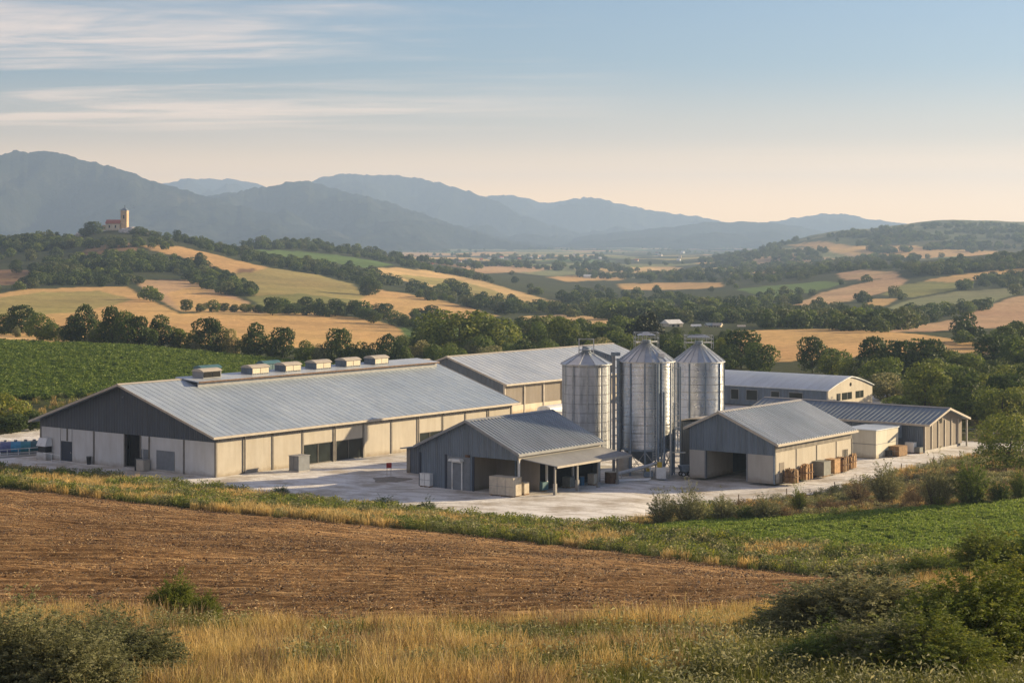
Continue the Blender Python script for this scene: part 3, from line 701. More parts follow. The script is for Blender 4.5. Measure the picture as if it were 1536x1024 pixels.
# ============================================================ rear barn
o2 = (X(757, 308), 308, 0); L2, W2 = 46.0, 23.0
rb = empty('rear_barn', o2, YAW, 'large grey-roofed barn standing behind the long barn and the silos', 'barn')
gable_roof('roof', L2, W2, 4.9, 4.9, W2/2, 8.6, .7, .5, .5, M_ROOFB, rb, rib=1.3, ribh=.04)
rake_trim(L2, W2, 4.9, 4.9, W2/2, 8.6, .7, .5, .5, M_TRIM, rb)
n = 9
for i in range(n):
    a, b = i*L2/n, (i+1)*L2/n
    MB().box(a+.14, b-.14, .06, .28, 1.3, 4.8).build('wall_panel', M_PANELG, rb)
    MB().box(a-.12, a+.12, -.12, .2, 0, 4.8).build('column', M_TRIM, rb)
MB().box(0, L2, -.02, .24, 0, 1.3).build('plinth', M_CREAM, rb)
m = MB(); gable_wall(m, 0, .25, W2, 4.9, 4.9, W2/2, 8.6, 0); m.build('front_gable', M_CLADR, rb)
m = MB(); gable_wall(m, L2-.25, L2, W2, 4.9, 4.9, W2/2, 8.6, 0); m.build('rear_gable', M_CLADR, rb)
MB().box(.2, L2-.2, W2-.25, W2, 0, 4.9).build('rear_wall', M_PANELG, rb)

# ============================================================ workshop shed with side canopy
o3 = G(777.5, 743.5); L3, W3 = 15.6, 14.2
sh = empty('workshop_shed', o3, YAW, 'blue-grey shed with open bay and side canopy on posts, before the left silo', 'shed')
gable_roof('roof', L3, W3, 4.6, 4.6, W3/2, 7.7, .35, .45, .3, M_ROOFC, sh, rib=.62, ribw=.10, ribh=.11)
rake_trim(L3, W3, 4.6, 4.6, W3/2, 7.7, .35, .45, .3, M_TRIMD, sh)
m = MB(); gable_wall(m, 0, .18, W3, 4.6, 4.6, W3/2, 7.7, 3.85); m.build('gable_cladding', M_CLADM, sh)
tO = s_at(710, o3, WV)
MB().box(0, .18, tO, W3, 0, 3.847).build('front_wall', M_CLADM, sh)
MB().box(0, L3, W3-.18, W3, 0, 4.6).build('side_wall', M_CLADM, sh)
MB().box(L3-.18, L3, 0, W3-.2, 0, 4.6).build('rear_wall', M_CLADR, sh)
MB().box(4.2, 4.35, .3, tO+.2, 0, 4.4).build('inner_wall_or_shade', M_PANELG, sh)
MB().box(.2, 4.2, tO, tO+.15, 0, 3.9).build('inner_wall_or_shade', M_PANELG, sh)
MB().box(4.36, L3-.3, .9, 1.0, 0, 4.4).build('inner_wall_or_shade', M_DARK, sh)  # near-black sheet added so the open interior reads as deep shade
MB().box(.05, L3-.3, .1, W3-.3, 0, .02).build('floor_slab', M_CONC, sh)
MB().box(3.9, 4.18, 3.3, 3.5, 0, 4.4).build('column', M_STEELB, sh)
for t_ in (tO, s_at(669, o3, WV), W3-.1): MB().box(-.09, -.004, t_-.16, t_+.12, 0, 3.84).build('column', M_NAVY, sh)
MB().box(-.04, -.004, s_at(706, o3, WV)+.1, s_at(670, o3, WV)-.1, .05, 3.7).build('wall_panel', M_GREYD, sh)
da, db = s_at(693.5, o3, WV), s_at(680.5, o3, WV)
dr = MB().box(-.16, -.045, da, db, .05, 3.0).build('door', M_GREYD, sh)
f = MB(); f.box(-.22, -.05, da-.13, da, 0, 3.2); f.box(-.22, -.05, db, db+.13, 0, 3.2); f.box(-.22, -.05, da, db, 3.02, 3.2); f.build('door_frame', M_WHITE, dr)
f = MB(); f.prism_x([(da-.3, 3.22), (db+.25, 3.22), (db+.1, 3.5), (da-.15, 3.5)], -.75, -.02); f.build('door_hood', M_WHITE, dr)
MB().box(-.3, -.1, s_at(706, o3, WV), s_at(700, o3, WV), 3.75, 4.0).build('wall_lamp', M_RUST, sh)
MB().box(.0, L3, -.06, .10, 3.9, 4.5).build('fascia', M_TRIM, sh)
for s_ in (.1, 5.2, 10.2, 15.3):
    MB().box(s_-.1, s_+.1, -.10, .10, 0, 3.9).build('column', M_PANELS, sh)
# canopy: skewed lean-to roof on four posts
ca = [(.5, -.07, 3.95), (L3, -.07, 3.95), (17.6, -3.0, 3.05), (3.1, -3.0, 3.05)]
cn = MB().hexa(ca, [(x, y, z+.10) for x, y, z in ca]).build('canopy_roof', M_ROOFE, sh)
MB().hexa([(3.05, -3.08, 2.93), (17.65, -3.08, 2.93), (17.65, -3.0, 2.93), (3.05, -3.0, 2.93)], [(3.05, -3.08, 3.17), (17.65, -3.08, 3.17), (17.65, -3.003, 3.17), (3.05, -3.003, 3.17)]).build('gutter', M_TRIM, cn)
for i, u in enumerate((832.5, 866, 897, 926)):
    s_ = s_at(u, (o3[0]-WV[0]*2.75, o3[1]-WV[1]*2.75), LV); s_ = min(s_, 17.3)
    p = MB().box(s_-.09, s_+.09, -2.84, -2.66, 0, 3.05); p.box(s_-.16, s_+.16, -2.91, -2.59, 0, 1.25 if i < 2 else .5); p.build('post', M_TRIMP, sh)
# lean-to on its far left side
lt = empty('lean_to_shed', Vector(o3)+LV*8.2, YAW, 'low dark lean-to shed attached to the left side of the workshop shed', 'shed')
m = MB(); m.hexa([(0, W3+.01, 0), (6.5, W3+.01, 0), (6.5, 23.2, 0), (0, 23.2, 0)], [(0, W3+.01, 4.1), (6.5, W3+.01, 4.1), (6.5, 23.2, 2.9), (0, 23.2, 2.9)]); m.build('wall', M_CLADR, lt)
m = MB(); m.hexa([(-.5, W3+.01, 4.12), (6.9, W3+.01, 4.12), (6.9, 23.8, 2.84), (-.5, 23.8, 2.84)], [(-.5, W3+.01, 4.26), (6.9, W3+.01, 4.26), (6.9, 23.8, 2.98), (-.5, 23.8, 2.98)]); m.build('roof', M_ROOFD, lt)
MB().box(-.06, -.005, 22.6, 23.1, 0, 2.8).build('corner_post', M_PANELG, lt)

# ============================================================ store with ribbed roof on the right
o4 = G(1162.5, 726); L4, W4 = 19.3, 11.4; A4 = 7.3
YAW4 = YAW+R(1.2); L4V = Vector((math.cos(YAW4), math.sin(YAW4), 0)); W4V = Vector((-math.sin(YAW4), math.cos(YAW4), 0))
st = empty('storage_barn', o4, YAW4, 'cream-walled storage barn with dark gable, open doorway and ribbed pale roof, right of the silos', 'barn')
E4, E4L, Z4 = 4.65, 5.9, 7.75
gable_roof('roof', L4, W4, E4, E4L, A4, Z4, .5, .35, .5, M_ROOFB, st, rib=.60, ribw=.13, ribh=.13)
rake_trim(L4, W4, E4, E4L, A4, Z4, .5, .35, .5, M_TRIM, st)
m = MB(); gable_wall(m, -.03, .18, W4, E4, E4L, A4, Z4, 3.25); m.build('gable_cladding', M_CLADM, st)
op = [s_at(1120.5, o4, W4V), s_at(1058, o4, W4V)]
MB().box(0, .25, 0, op[0], 0, 3.247).build('front_wall', M_PANELT, st)
MB().box(0, .25, op[1], W4, 0, 3.247).build('front_wall', M_PANELT, st)
MB().box(-.05, -.004, -.02, .2, 0, 3.24).build('corner_post', M_STEELB, st)
for q in op: MB().box(-.05, .3, q-.08, q+.08, 0, 3.245).build('door_jamb', M_GREYD, st)
MB().box(.26, 6.5, op[1]+.05, op[1]+.2, 0, 3.2).build('inner_wall_or_shade', M_PANEL, st)
MB().box(10, 10.2, .3, W4-.3, 0, 4.6).build('inner_wall_or_shade', M_DARK, st)  # near-black sheet standing in for the unlit depth behind the doorway
cs = [0, s_at(1194.5, o4, L4V), s_at(1225, o4, L4V), s_at(1254.5, o4, L4V), L4]
for i in range(4):
    MB().box(cs[i]+.05, cs[i+1]-.05, 0, .2, 0, 3.6).build('wall_panel', M_PANEL, st)
    MB().box(cs[i+1]-.1, cs[i+1]+.06, -.06, .21, 0, 3.6).build('column', M_COLM, st)
MB().box(0, L4, -.04, .18, 3.603, E4-.04).build('fascia', M_CLADL, st)
MB().box(.26, L4, W4-.2, W4, 0, E4L).build('side_wall', M_CLADR, st)
m = MB(); gable_wall(m, L4-.2, L4-.003, W4, E4, E4L, A4, Z4, 0); m.build('rear_gable', M_PANELG, st)
w = MB().box(L4-2.3, L4-1.2, -.04, -.004, 1.3, 2.4).build('window', M_GLASS, st)
f = MB(); [f.box(L4-2.35+k*.38, L4-2.28+k*.38, -.07, -.042, 1.25, 2.45) for k in range(4)]; f.box(L4-2.35, L4-1.13, -.07, -.042, 1.2, 1.26); f.build('window_frame', M_TRIM, w)
MB().box(1.0, 2.1, -.04, -.004, .1, 2.35).build('side_door', M_PANELG, st)
# annexe on its far left, low curved roof
ax = empty('annexe', (X(1021, 236.5), 236.5, 0), YAW4, 'dark clad annexe with low curved roof wedged between the storage barn and the silos', 'shed')
MB().box(0, 11, -5.9, 0, 0, 6.0).build('wall', M_CLADR, ax)
n = 8; P = [(-6.0+6.2*k/n, 6.0+.5*math.sin(math.pi*(k/n)*.9+.1)) for k in range(n+1)]
MB().prism_x(P+[(p[0], p[1]-.16) for p in P[::-1]], -.3, 11.3).build('roof', M_TRIM, ax)
for k in range(2):
    n = 6; v = MB().prism_x([(-4.8+1.6*j/n, 6.55+.55*math.sin(math.pi*j/n)) for j in range(n+1)], 6.2+k*2.6, 8.4+k*2.6).build('skylight', M_WHITE, ax)

# ============================================================ rear right arched building
o5 = (X(1242, 316), 316, 0); YW = YAW+R(90)        # local x runs along W (left, away), y negative = towards the viewer's right-back
L5, W5 = 34.0, 15.4
ar = empty('arched_barn', Vector(o5)+LV*W5, YW, 'barn with curved grey roof and cream three-windowed end wall, right of the silos', 'barn')
def arc5(k, n=12): a = -1+2*k/n; return (W5/2+a*(W5/2+.25), 3.0+1.85*(1-abs(a)**1.3)+.05)
P = [arc5(k) for k in range(13)]
MB().prism_x(P+[(p[0], p[1]+.16) for p in P[::-1]], -.25, L5+.3).build('roof', M_ROOFB, ar)
EW = [(0, 0), (W5, 0), (W5, 3.0)]+[(min(max(p[0], .02), W5-.02), p[1]) for p in P[::-1][1:-1]]+[(0, 3.0)]
MB().prism_x(EW, 0, .25).build('end_wall', M_ENDW, ar)
MB().prism_x(EW, L5-.25, L5).build('end_wall', M_CLADM, ar)
MB().box(.26, L5-.26, W5-.25, W5, 0, 3.0).build('side_wall', M_CLADM, ar)
MB().box(.26, L5-.26, 0, .25, 0, 3.0).build('side_wall', M_CLADM, ar)
for ub, ue in ((1097, 1108), (1120, 1136), (1157, 1169), (1184, 1204)):
    a, b = sorted((s_at(ub, o5, WV), s_at(ue, o5, WV)))
    w = MB().box(a, b, W5+.004, W5+.05, .9, 2.5).build('window', M_GLASS, ar)
    f = MB(); f.box(a-.08, a, W5+.004, W5+.09, .8, 2.6); f.box(b, b+.08, W5+.004, W5+.09, .8, 2.6); f.box(a, b, W5+.004, W5+.09, 2.5, 2.6); f.box(a, b, W5+.004, W5+.09, .8, .9); f.build('window_frame', M_TRIMD, w)
for ub, ue in ((1255, 1260.5), (1263, 1277.5), (1283.5, 1295)):
    a, b = sorted((W5-s_at(ub, o5, LV), W5-s_at(ue, o5, LV)))
    w = MB().box(-.05, -.004, a, b, 1.3, 2.45).build('window', M_GLASS, ar)
    MB().box(-.09, -.052, (a+b)/2-.04, (a+b)/2+.04, 1.3, 2.45).build('window_frame', M_TRIMD, w)
v = MB(); v.cyl((0, 0), .3, 0, .06, 12); vo = v.build('round_vent', M_DARK, ar); vo.location = (-.003, W5/2, 3.7); vo.rotation_euler = (0, R(-90), 0)

# ============================================================ long low building far right
o6 = (X(1387.5, 255), 255, 0); L6, W6 = 27.0, 11.4
lb = empty('low_barn', Vector(o6)+LV*W6, YW, 'low slate-blue roofed barn with pale slatted end wall at the far right of the yard', 'barn')
gable_roof('roof', L6, W6, 3.75, 3.75, W6/2, 5.35, .45, .9, .3, M_ROOFD, lb, rib=.7, ribw=.06, ribh=.06)
rake_trim(L6, W6, 3.75, 3.75, W6/2, 5.35, .45, .9, .3, M_TRIM, lb)
MB().box(.26, L6, W6-.22, W6, 0, 3.75).build('side_wall', M_CLADM, lb)
MB().box(.26, L6, 0, .22, 0, 3.75).build('side_wall', M_CLADM, lb)
m = MB(); gable_wall(m, .1, .25, W6, 3.75, 3.75, W6/2, 5.3, .35); m.build('end_wall', M_PANELG, lb)
m = MB(); gable_wall(m, L6-.25, L6-.01, W6, 3.75, 3.75, W6/2, 5.3, 0); m.build('rear_gable', M_CLADM, lb)
MB().box(.0, .3, 1.3, W6, 0, .33).build('plinth', M_CONC, lb)
for k in range(6):
    y = W6-.12-k*(W6-1.5)/5; MB().box(-.03, .095, y-.09, y+.09, .33, 3.9 if k not in (0, 5) else 3.7).build('column', M_TRIM, lb)
MB().box(-.0, .095, W6-5.1, W6-4.3, 3.55, 4.6).build('gable_opening', M_DARK, lb)
MB().box(-.8, -.6, .1, .3, 0, 3.6).build('porch_post', M_TRIMP, lb)

# white store tank-house between the two
cb = empty('white_store', G(1314, 687.5), YAW, 'cream white box-shaped store with a mid seam between the storage barn and the low barn', 'store')
MB().box(0, 6.2, 0, 4.6, 0, 1.72).build('lower_wall', M_STORE, cb)
MB().box(-.03, 6.23, -.03, 4.63, 1.724, 1.80).build('seam_band', M_TRIMD, cb)
MB().box(0, 6.2, 0, 4.6, 1.803, 3.5).build('upper_wall', M_STORE, cb)
MB().box(-.12, 6.3, -.12, 4.72, 3.503, 3.62).build('roof', M_ROOFB, cb)
MB().box(6.21, 8.6, .6, 4.6, 1.9, 3.55).build('duct', M_CLADM, cb)

# open porch beside the long barn, far left
pq = G(62, 686.5)
pc_ = empty('side_porch', Vector(pq)+WV*0+LV*9.5, YAW, 'flat-roofed open porch on thin posts against the far left side of the long barn', 'porch')
P0 = 32.4-32.0
MB().box(0, 9, .05, 5.6, 3.9, 4.1).build('roof', M_ROOFD, pc_)
for x, y in ((.2, 5.3), (8.7, 5.3), (.2, 3)): MB().box(x, x+.15, y, y+.15, .0, 3.9).build('post', M_WHITE, pc_)
MB().box(.6, 8.5, .1, 4.6, 0, 1.9).build('low_wall', M_WHITE, pc_)

# ============================================================ silos
def silo(uc_, yc, r, z0, z1, zap, nseg, label, ribs, legs=True, tone=1.0, ring=.98, met=.96, rg=.0):
    root = empty('grain_silo', (X(uc_, yc), yc, 0), 0, label, 'silo', 'grain silos in the yard')
    t = NT('silo_sheet'); co = t.n('ShaderNodeTexCoord'); s = t.n('ShaderNodeSeparateXYZ', {0: (co, 'Object')})
    zz_ = (t.n('ShaderNodeMath', {0: (t.n('ShaderNodeMath', {0: (s, 2), 1: 2*math.pi/.16}, operation='MULTIPLY'), 0)}, operation='SINE'), 0)
    mp = (t.n('ShaderNodeMapping', {0: (co, 'Object'), 3: (1.3, 1.3, .25)}), 0)
    c = t.ramp((t.n('ShaderNodeTexNoise', {'Vector': mp, 'Scale': 1.0, 'Detail': 6, 'Roughness': .65}), 0), [(.3, (.34*tone, .355*tone, .37*tone)), (.5, (.54*tone, .555*tone, .57*tone)), (.7, (.66*tone, .67*tone, .68*tone))])
    rr = t.ramp(t.noise(1.2, 6, rough=.7), [(.3, .22+rg), (.7, .38+rg)])
    b = (t.n('ShaderNodeBump', {'Height': zz_, 'Strength': .35, 'Distance': .02}), 0)
    b2 = (t.n('ShaderNodeBump', {'Height': t.noise(.8, 3), 'Strength': .12, 'Distance': .12, 'Normal': b}), 0)
    mat = t.out((t.n('ShaderNodeBsdfPrincipled', {'Base Color': c, 'Roughness': rr, 'Metallic': met, 'Normal': b2}), 0))
    body = MB().cyl((0, 0), r, z0, z1, nseg).build('silo_wall', mat, root, nseg > 20)
    m = MB(); k = z0+ring
    while k < z1-.3: m.cyl((0, 0), r+.025, k, k+.04, nseg); k += ring
    m.build('hoop', M_TRIMD, body)
    for a in ribs:
        c_, s_ = math.cos(R(a)), math.sin(R(a)); p = Vector((c_*(r+.05), s_*(r+.05), 0))
        MB().bar(p+Vector((0, 0, .0 if legs else z0)), p+Vector((0, 0, z1)), .17).build('stiffener', M_STEELB if legs else M_GALV, root)
    # cone roof of folded sheets with raised seams
    n = 22 if nseg > 20 else 10; m = MB(); rt = .55
    A = [2*math.pi*k/n for k in range(n)]; ro_ = r+.16
    for k in range(n):
        a, b_ = A[k], A[(k+1) % n]
        q = [(ro_*math.cos(a), ro_*math.sin(a), z1-.04), (ro_*math.cos(b_), ro_*math.sin(b_), z1-.04), (rt*math.cos(b_), rt*math.sin(b_), zap-.2), (rt*math.cos(a), rt*math.sin(a), zap-.2)]
        m.poly(q); m.poly([q[1], q[0], (0, 0, z1-.1)])
    m.poly([(rt*math.cos(a), rt*math.sin(a), zap-.2) for a in A])
    cone = m.build('cone_roof', M_CONE, root)
    m = MB()
    for a in A: m.bar((ro_*math.cos(a), ro_*math.sin(a), z1+.0), (rt*math.cos(a), rt*math.sin(a), zap-.17), .06, .09)
    m.build('roof_seam', M_GALV, cone)
    m = MB(); m.cyl((0, 0), r+.2, z1-.16, z1-.03, max(nseg, 32)); m.build('eave_ring', M_GALV, cone)
    m = MB(); m.cyl((0, 0), rt, zap-.2, zap+.25, 16); m.build('filler_neck', M_STEELB, cone)
    # hopper
    m = MB(); m.cyl((0, 0), .35, max(.6, z0-2.0), z0+.002, 24, r-.05); m.build('hopper', M_STEELB, root)
    m = MB(); m.cyl((0, 0), r+.07, z0-.12, z0+.1, 32); m.build('base_ring', M_STEELB, root)
    if legs:
        nl = 10
        for k in range(nl):
            a = 2*math.pi*k/nl+.2; a2 = a+2*math.pi/nl
            p, q = Vector((math.cos(a)*r, math.sin(a)*r, 0)), Vector((math.cos(a2)*r, math.sin(a2)*r, 0))
            MB().bar(p, p+Vector((0, 0, z0)), .16).build('leg', M_STEELB, root)
            b_ = MB(); b_.bar(p+Vector((0, 0, .2)), q+Vector((0, 0, z0-.2)), .06); b_.bar(q+Vector((0, 0, .2)), p+Vector((0, 0, z0-.2)), .06); b_.bar(p+Vector((0, 0, 1.4)), q+Vector((0, 0, 1.4)), .06); b_.build('brace', M_GALV, root)
    return root
M_CONE = simple('cone_sheet', (.50, .54, .58), .38, .7, var=.12, nscale=1)
def crown_platform(root, x0, x1, y0, y1, z, h, roofz=None):
    f = MB(); 
    for x in (x0, x1):
        for y in (y0, y1): f.bar((x, y, z-.9), (x, y, z+h), .065)
    for zz2 in (z+h, z+.45): 
        for a, b in (((x0, y0), (x1, y0)), ((x1, y0), (x1, y1)), ((x1, y1), (x0, y1)), ((x0, y1), (x0, y0))): f.bar((*a, zz2), (*b, zz2), .045)
    f.bar((x0, y0, z-.05), (x1, y1, z-.05), .08); f.bar((x1, y0, z-.05), (x0, y1, z-.05), .08)
    rl = f.build('guard_rail', M_GALV, root)
    MB().box(x0, x1, y0, y1, z-.03, z+.03).build('walkway', M_GALV, root) if roofz is None else None
    if roofz:
        m = MB(); m.hexa([(x0+.3, y0+.3, roofz), (x1-.3, y0+.3, roofz), (x1-.3, y1-.3, roofz), (x0+.3, y1-.3, roofz)], [(x0+1.3, y0+1.3, roofz+.4), (x1-1.3, y0+1.3, roofz+.4), (x1-1.3, y1-1.3, roofz+.4), (x0+1.3, y1-1.3, roofz+.4)])
        m.build('cap_roof', M_GALV, root)
        m = MB(); 
        for k in range(5): m.bar((-1.0+.5*k, -.6, z), (-1.0+.5*k, -.6, roofz), .06)
        m.build('cap_frame', M_GALV, root)
    return rl
s2 = silo(969.5, 234, 3.3, 3.05, 13.5, 15.7, 48, 'middle silo, the tallest and nearest of the three, on braced steel legs', (-165, -128, -97, -75, -62, -30, 5))
crown_platform(s2, -1.4, 1.4, -1.4, 1.4, 15.75, 1.05, 16.5)
s1 = silo(879.5, 240, 2.98, 1.2, 12.75, 14.3, 10, 'left silo of the three, ten-sided with pale faceted panels, beside the shed roof', (-162, -126, -90-.0, -54, -18), False, 1.0, 1.12, .45, .08)
for a in s1.children:
    if a.name.startswith(('silo_wall',)): pass
crown_platform(s1, -.9, .9, -.8, .8, 14.4, 1.3)
s3 = silo(1048, 258, 3.3, 3.0, 11.85, 14.2, 48, 'right silo of the three, half hidden behind the storage barn annexe', (-150, -117, -80, -40, -8))
crown_platform(s3, -1.8, 1.8, -1.2, 1.2, 14.3, .9, 14.95)
# downpipes, ladder and conveyor leg of the middle silo
rr_ = 3.75
for a in (-72, -60, -44):
    p = Vector((math.cos(R(a))*rr_, math.sin(R(a))*rr_, 0))
    MB().bar(p, p+Vector((0, 0, 13.3 if a != -60 else 10)), .22, n=8).build('downpipe', M_STEELB if a != -44 else M_GALV, s2)
m = MB()
for q in (-.2, .2):
    a = R(-78); p = Vector((math.cos(a)*3.55+q, math.sin(a)*3.55, 0)); m.bar(p+Vector((0, 0, .3)), p+Vector((0, 0, 13.9)), .05)
for k in range(45):
    p = Vector((math.cos(R(-78))*3.55, math.sin(R(-78))*3.55, .4+.3*k)); m.bar(p+Vector((-.2, 0, 0)), p+Vector((.2, 0, 0)), .03)
m.build('ladder', M_GALV, s2)
MB().box(1.35, 2.0, -2.2, -1.6, 13.95, 14.5).build('roof_hatch', M_WHITE, s2)
# bucket elevator tower between the silos
bt = empty('elevator_tower', (X(924, 233), 233, 0), 0, 'slim dark elevator tower rising between the left and middle silos', 'tower')
MB().box(-.45, -.1, -.25, .1, 0, 14.1).build('elevator_leg', M_TRIMD, bt)
MB().box(.08, .34, -.25, .05, 0, 13.8).build('elevator_leg', M_STEELB, bt)
m = MB()
for k in range(14): m.box(-.1, .08, -.2, 0, .6+k, .72+k)
m.build('cross_tie', M_GALV, bt)
MB().box(-.6, .5, -.4, .3, 14.1, 14.5).build('elevator_head', M_STEELB, bt)
lt2 = empty('ladder_tower', (X(1016, 233), 233, 0), 0, 'light steel ladder and pipe frame standing right of the middle silo', 'tower')
for x in (-.35, .35):
    for y in (-.35, .35): MB().bar((x, y, 0), (x, y, 12.8 if x > 0 else 8.5), .1).build('post', M_STEELB, lt2)
m = MB()
for k in range(12):
    for a, b in (((-.35, -.35), (.35, -.35)), ((.35, -.35), (.35, .35)), ((-.35, .35), (.35, .35))):
        m.bar((*a, .7+k*.7), (*b, .7+k*.7), .05)
m.build('rung', M_GALV, lt2)
MB().box(-.8, .9, -.9, -.36, 2.6, 2.7).build('landing', M_GALV, lt2)
MB().bar((.3, .0, 12.6), (-1.6, 0, 12.9), .09).build('tie_arm', M_GALV, lt2)
# blue-grey penthouse on the rear barn's far end (behind the left silo)
ph = empty('conveyor_housing', (X(903, 262), 262, 0), 0, 'blue-grey slab-sided conveyor housing with sloping top behind the left silo', 'housing')
m = MB(); m.prism_x([(0, 0), (0, 0)][:0] or [(-1.5, 10.2), (1.5, 10.2), (1.5, 14.0), (-1.5, 14.0)], 0, .01) if False else None
m = MB(); m.hexa([(-2.6, -.6, 10.9), (1.3, -.6, 10.0), (1.3, .9, 10.0), (-2.6, .9, 10.9)], [(-2.6, -.6, 13.6), (1.3, -.6, 12.3), (1.3, .9, 12.3), (-2.6, .9, 13.6)]); m.build('housing_shell', M_CLADM, ph)
for x in (-2.3, 1.0): MB().box(x, x+.25, 0, .25, 0, 11).build('post', M_STEELB, ph)
MB().box(1.303, 1.42, -.5, .8, 10.1, 12.2).build('end_cap', M_TRIM, ph)
# ------------------------------------------------------------ foliage
def leafmat(name, c0, c1, c2, transl=.25, rough=.6, tint=.25):
    t = NT(name)
    a = (t.n('ShaderNodeAttribute', attribute_name='rnd'), 2)
    c = t.ramp(a, [(0., c0), (.55, c1), (1., c2)])
    oi = (t.n('ShaderNodeObjectInfo'), 5)
    tn = t.ramp(oi, [(0., (1-tint, 1-tint*.8, 1-tint)), (.5, (1, 1, 1)), (1., (1+tint*1.3, 1+tint*.8, 1-tint*.2))])
    c = t.mix(1., c, tn, 'MULTIPLY')
    d = t.n('ShaderNodeBsdfPrincipled', {'Base Color': c, 'Roughness': rough, 'Specular IOR Level': .25})
    tr = t.n('ShaderNodeBsdfTranslucent', {'Color': c})
    return t.out((t.n('ShaderNodeMixShader', {0: transl, 1: (d, 0), 2: (tr, 0)}), 0))
M_LF_DK = leafmat('dark_leaves', (.026, .048, .011), (.060, .096, .020), (.135, .175, .040), .32)
M_LF_MD = leafmat('green_leaves', (.042, .074, .012), (.100, .150, .026), (.23, .27, .052), .35)
M_LF_FR = leafmat('pale_green_leaves', (.05, .07, .018), (.10, .125, .04), (.19, .20, .08), .3)
M_LF_LT = leafmat('yellow_green_leaves', (.06, .095, .013), (.145, .185, .028), (.32, .32, .055), .38)
M_LF_OL = leafmat('olive_leaves', (.07, .080, .030), (.19, .195, .085), (.44, .42, .23), .42)
M_LF_PN = leafmat('pine_needles', (.012, .022, .010), (.024, .038, .015), (.045, .058, .022), .1)
M_CRP = leafmat('crop_leaves', (.065, .115, .014), (.155, .24, .032), (.31, .38, .07), .35, tint=.15)
M_CRP2 = leafmat('hill_crop_leaves', (.045, .088, .012), (.100, .165, .024), (.21, .27, .045), .3, tint=.2)
M_DRY = leafmat('dry_grass', (.17, .12, .032), (.47, .34, .125), (.76, .58, .27), .35, tint=.22)
M_BRN = leafmat('brown_grass', (.10, .07, .03), (.26, .175, .09), (.50, .37, .22), .3, tint=.22)
M_DRYG = leafmat('green_grass', (.05, .07, .014), (.13, .15, .03), (.30, .27, .08), .35, tint=.2)
M_BRW = leafmat('brown_brush', (.07, .05, .025), (.16, .115, .06), (.30, .22, .12), .2)
M_BARK = simple('bark', (.085, .065, .05), .95, var=.35, nscale=3, bump=.8, spec=.1)
M_STRAW = leafmat('straw_bits', (.20, .12, .055), (.38, .26, .13), (.62, .47, .27), .1)
M_CLOD = leafmat('soil_clods', (.13, .08, .040), (.25, .16, .080), (.38, .265, .14), 0., tint=.1)

def leaf_quads(C, N, S, g, asp=.6):
    """rhombic leaf clusters: centres C, normals N, half sizes S"""
    n = len(C); N = N/(np.linalg.norm(N, axis=1, keepdims=True)+1e-9)
    r = g.normal(size=(n, 3)); U = np.cross(N, r); U /= np.linalg.norm(U, axis=1, keepdims=True)+1e-9
    W = np.cross(N, U); S = S[:, None]
    V = np.stack([C-U*S, C-W*S*asp+N*S*.15, C+U*S, C+W*S*asp+N*S*.15], 1).reshape(-1, 3)
    return V, np.arange(4*n).reshape(n, 4)
def crown_mesh(name, seed, n, leaf, h, w, mat, lobes=14, zc=.58, conic=0., hollow=.35):
    g = np.random.default_rng(seed)
    L = []
    for k in range(lobes):
        a = g.uniform(0, 2*math.pi); zz = g.uniform(-1, 1); rr = math.sqrt(max(0, 1-zz*zz))*g.uniform(.25, .92)
        if conic: rr *= (1-(zz+1)/2*conic)
        c = np.array([math.cos(a)*rr*w/2, math.sin(a)*rr*w/2, h*zc+zz*h*(1-zc)*.78])
        L.append((c, g.uniform(.15, .33)*w*(1-conic*.5*(zz+1)/2)))
    L.append((np.array([0, 0, h*zc]), .36*w))
    ar = np.array([r for _, r in L])**2; pick = g.choice(len(L), size=n*2, p=ar/ar.sum())
    D = g.normal(size=(n*2, 3)); D /= np.linalg.norm(D, axis=1, keepdims=True)
    cc = np.array([c for c, _ in L])[pick]; rr = np.array([r for _, r in L])[pick]
    bump = 1+.22*(fbm(D[:, 0]*3+pick*7.1, D[:, 1]*3+D[:, 2]*3, 2, seed % 97)-.5)*2
    P = cc+D*(rr*bump*g.uniform(.78, 1.06, n*2)**.7)[:, None]*np.array([1, 1, .82])
    keep = np.ones(len(P), bool)
    for c, r in L:
        q = np.linalg.norm((P-c)/np.array([1, 1, .82]), axis=1) < r*.62; keep &= ~q
    keep &= P[:, 2] > h*.07
    P, D, pick = P[keep][:n], D[keep][:n], pick[keep][:n]
    N = D+g.normal(size=D.shape)*.55
    V, Q = leaf_quads(P, N, leaf*g.uniform(.6, 1.3, len(P)), g)
    tone = g.uniform(0, 1, len(L))[pick]*.45+g.uniform(0, 1, len(P))*.55
    return npmesh(name, V, Q, mat, False, {'rnd': ('FLOAT', 'POINT', np.repeat(tone, 4))})
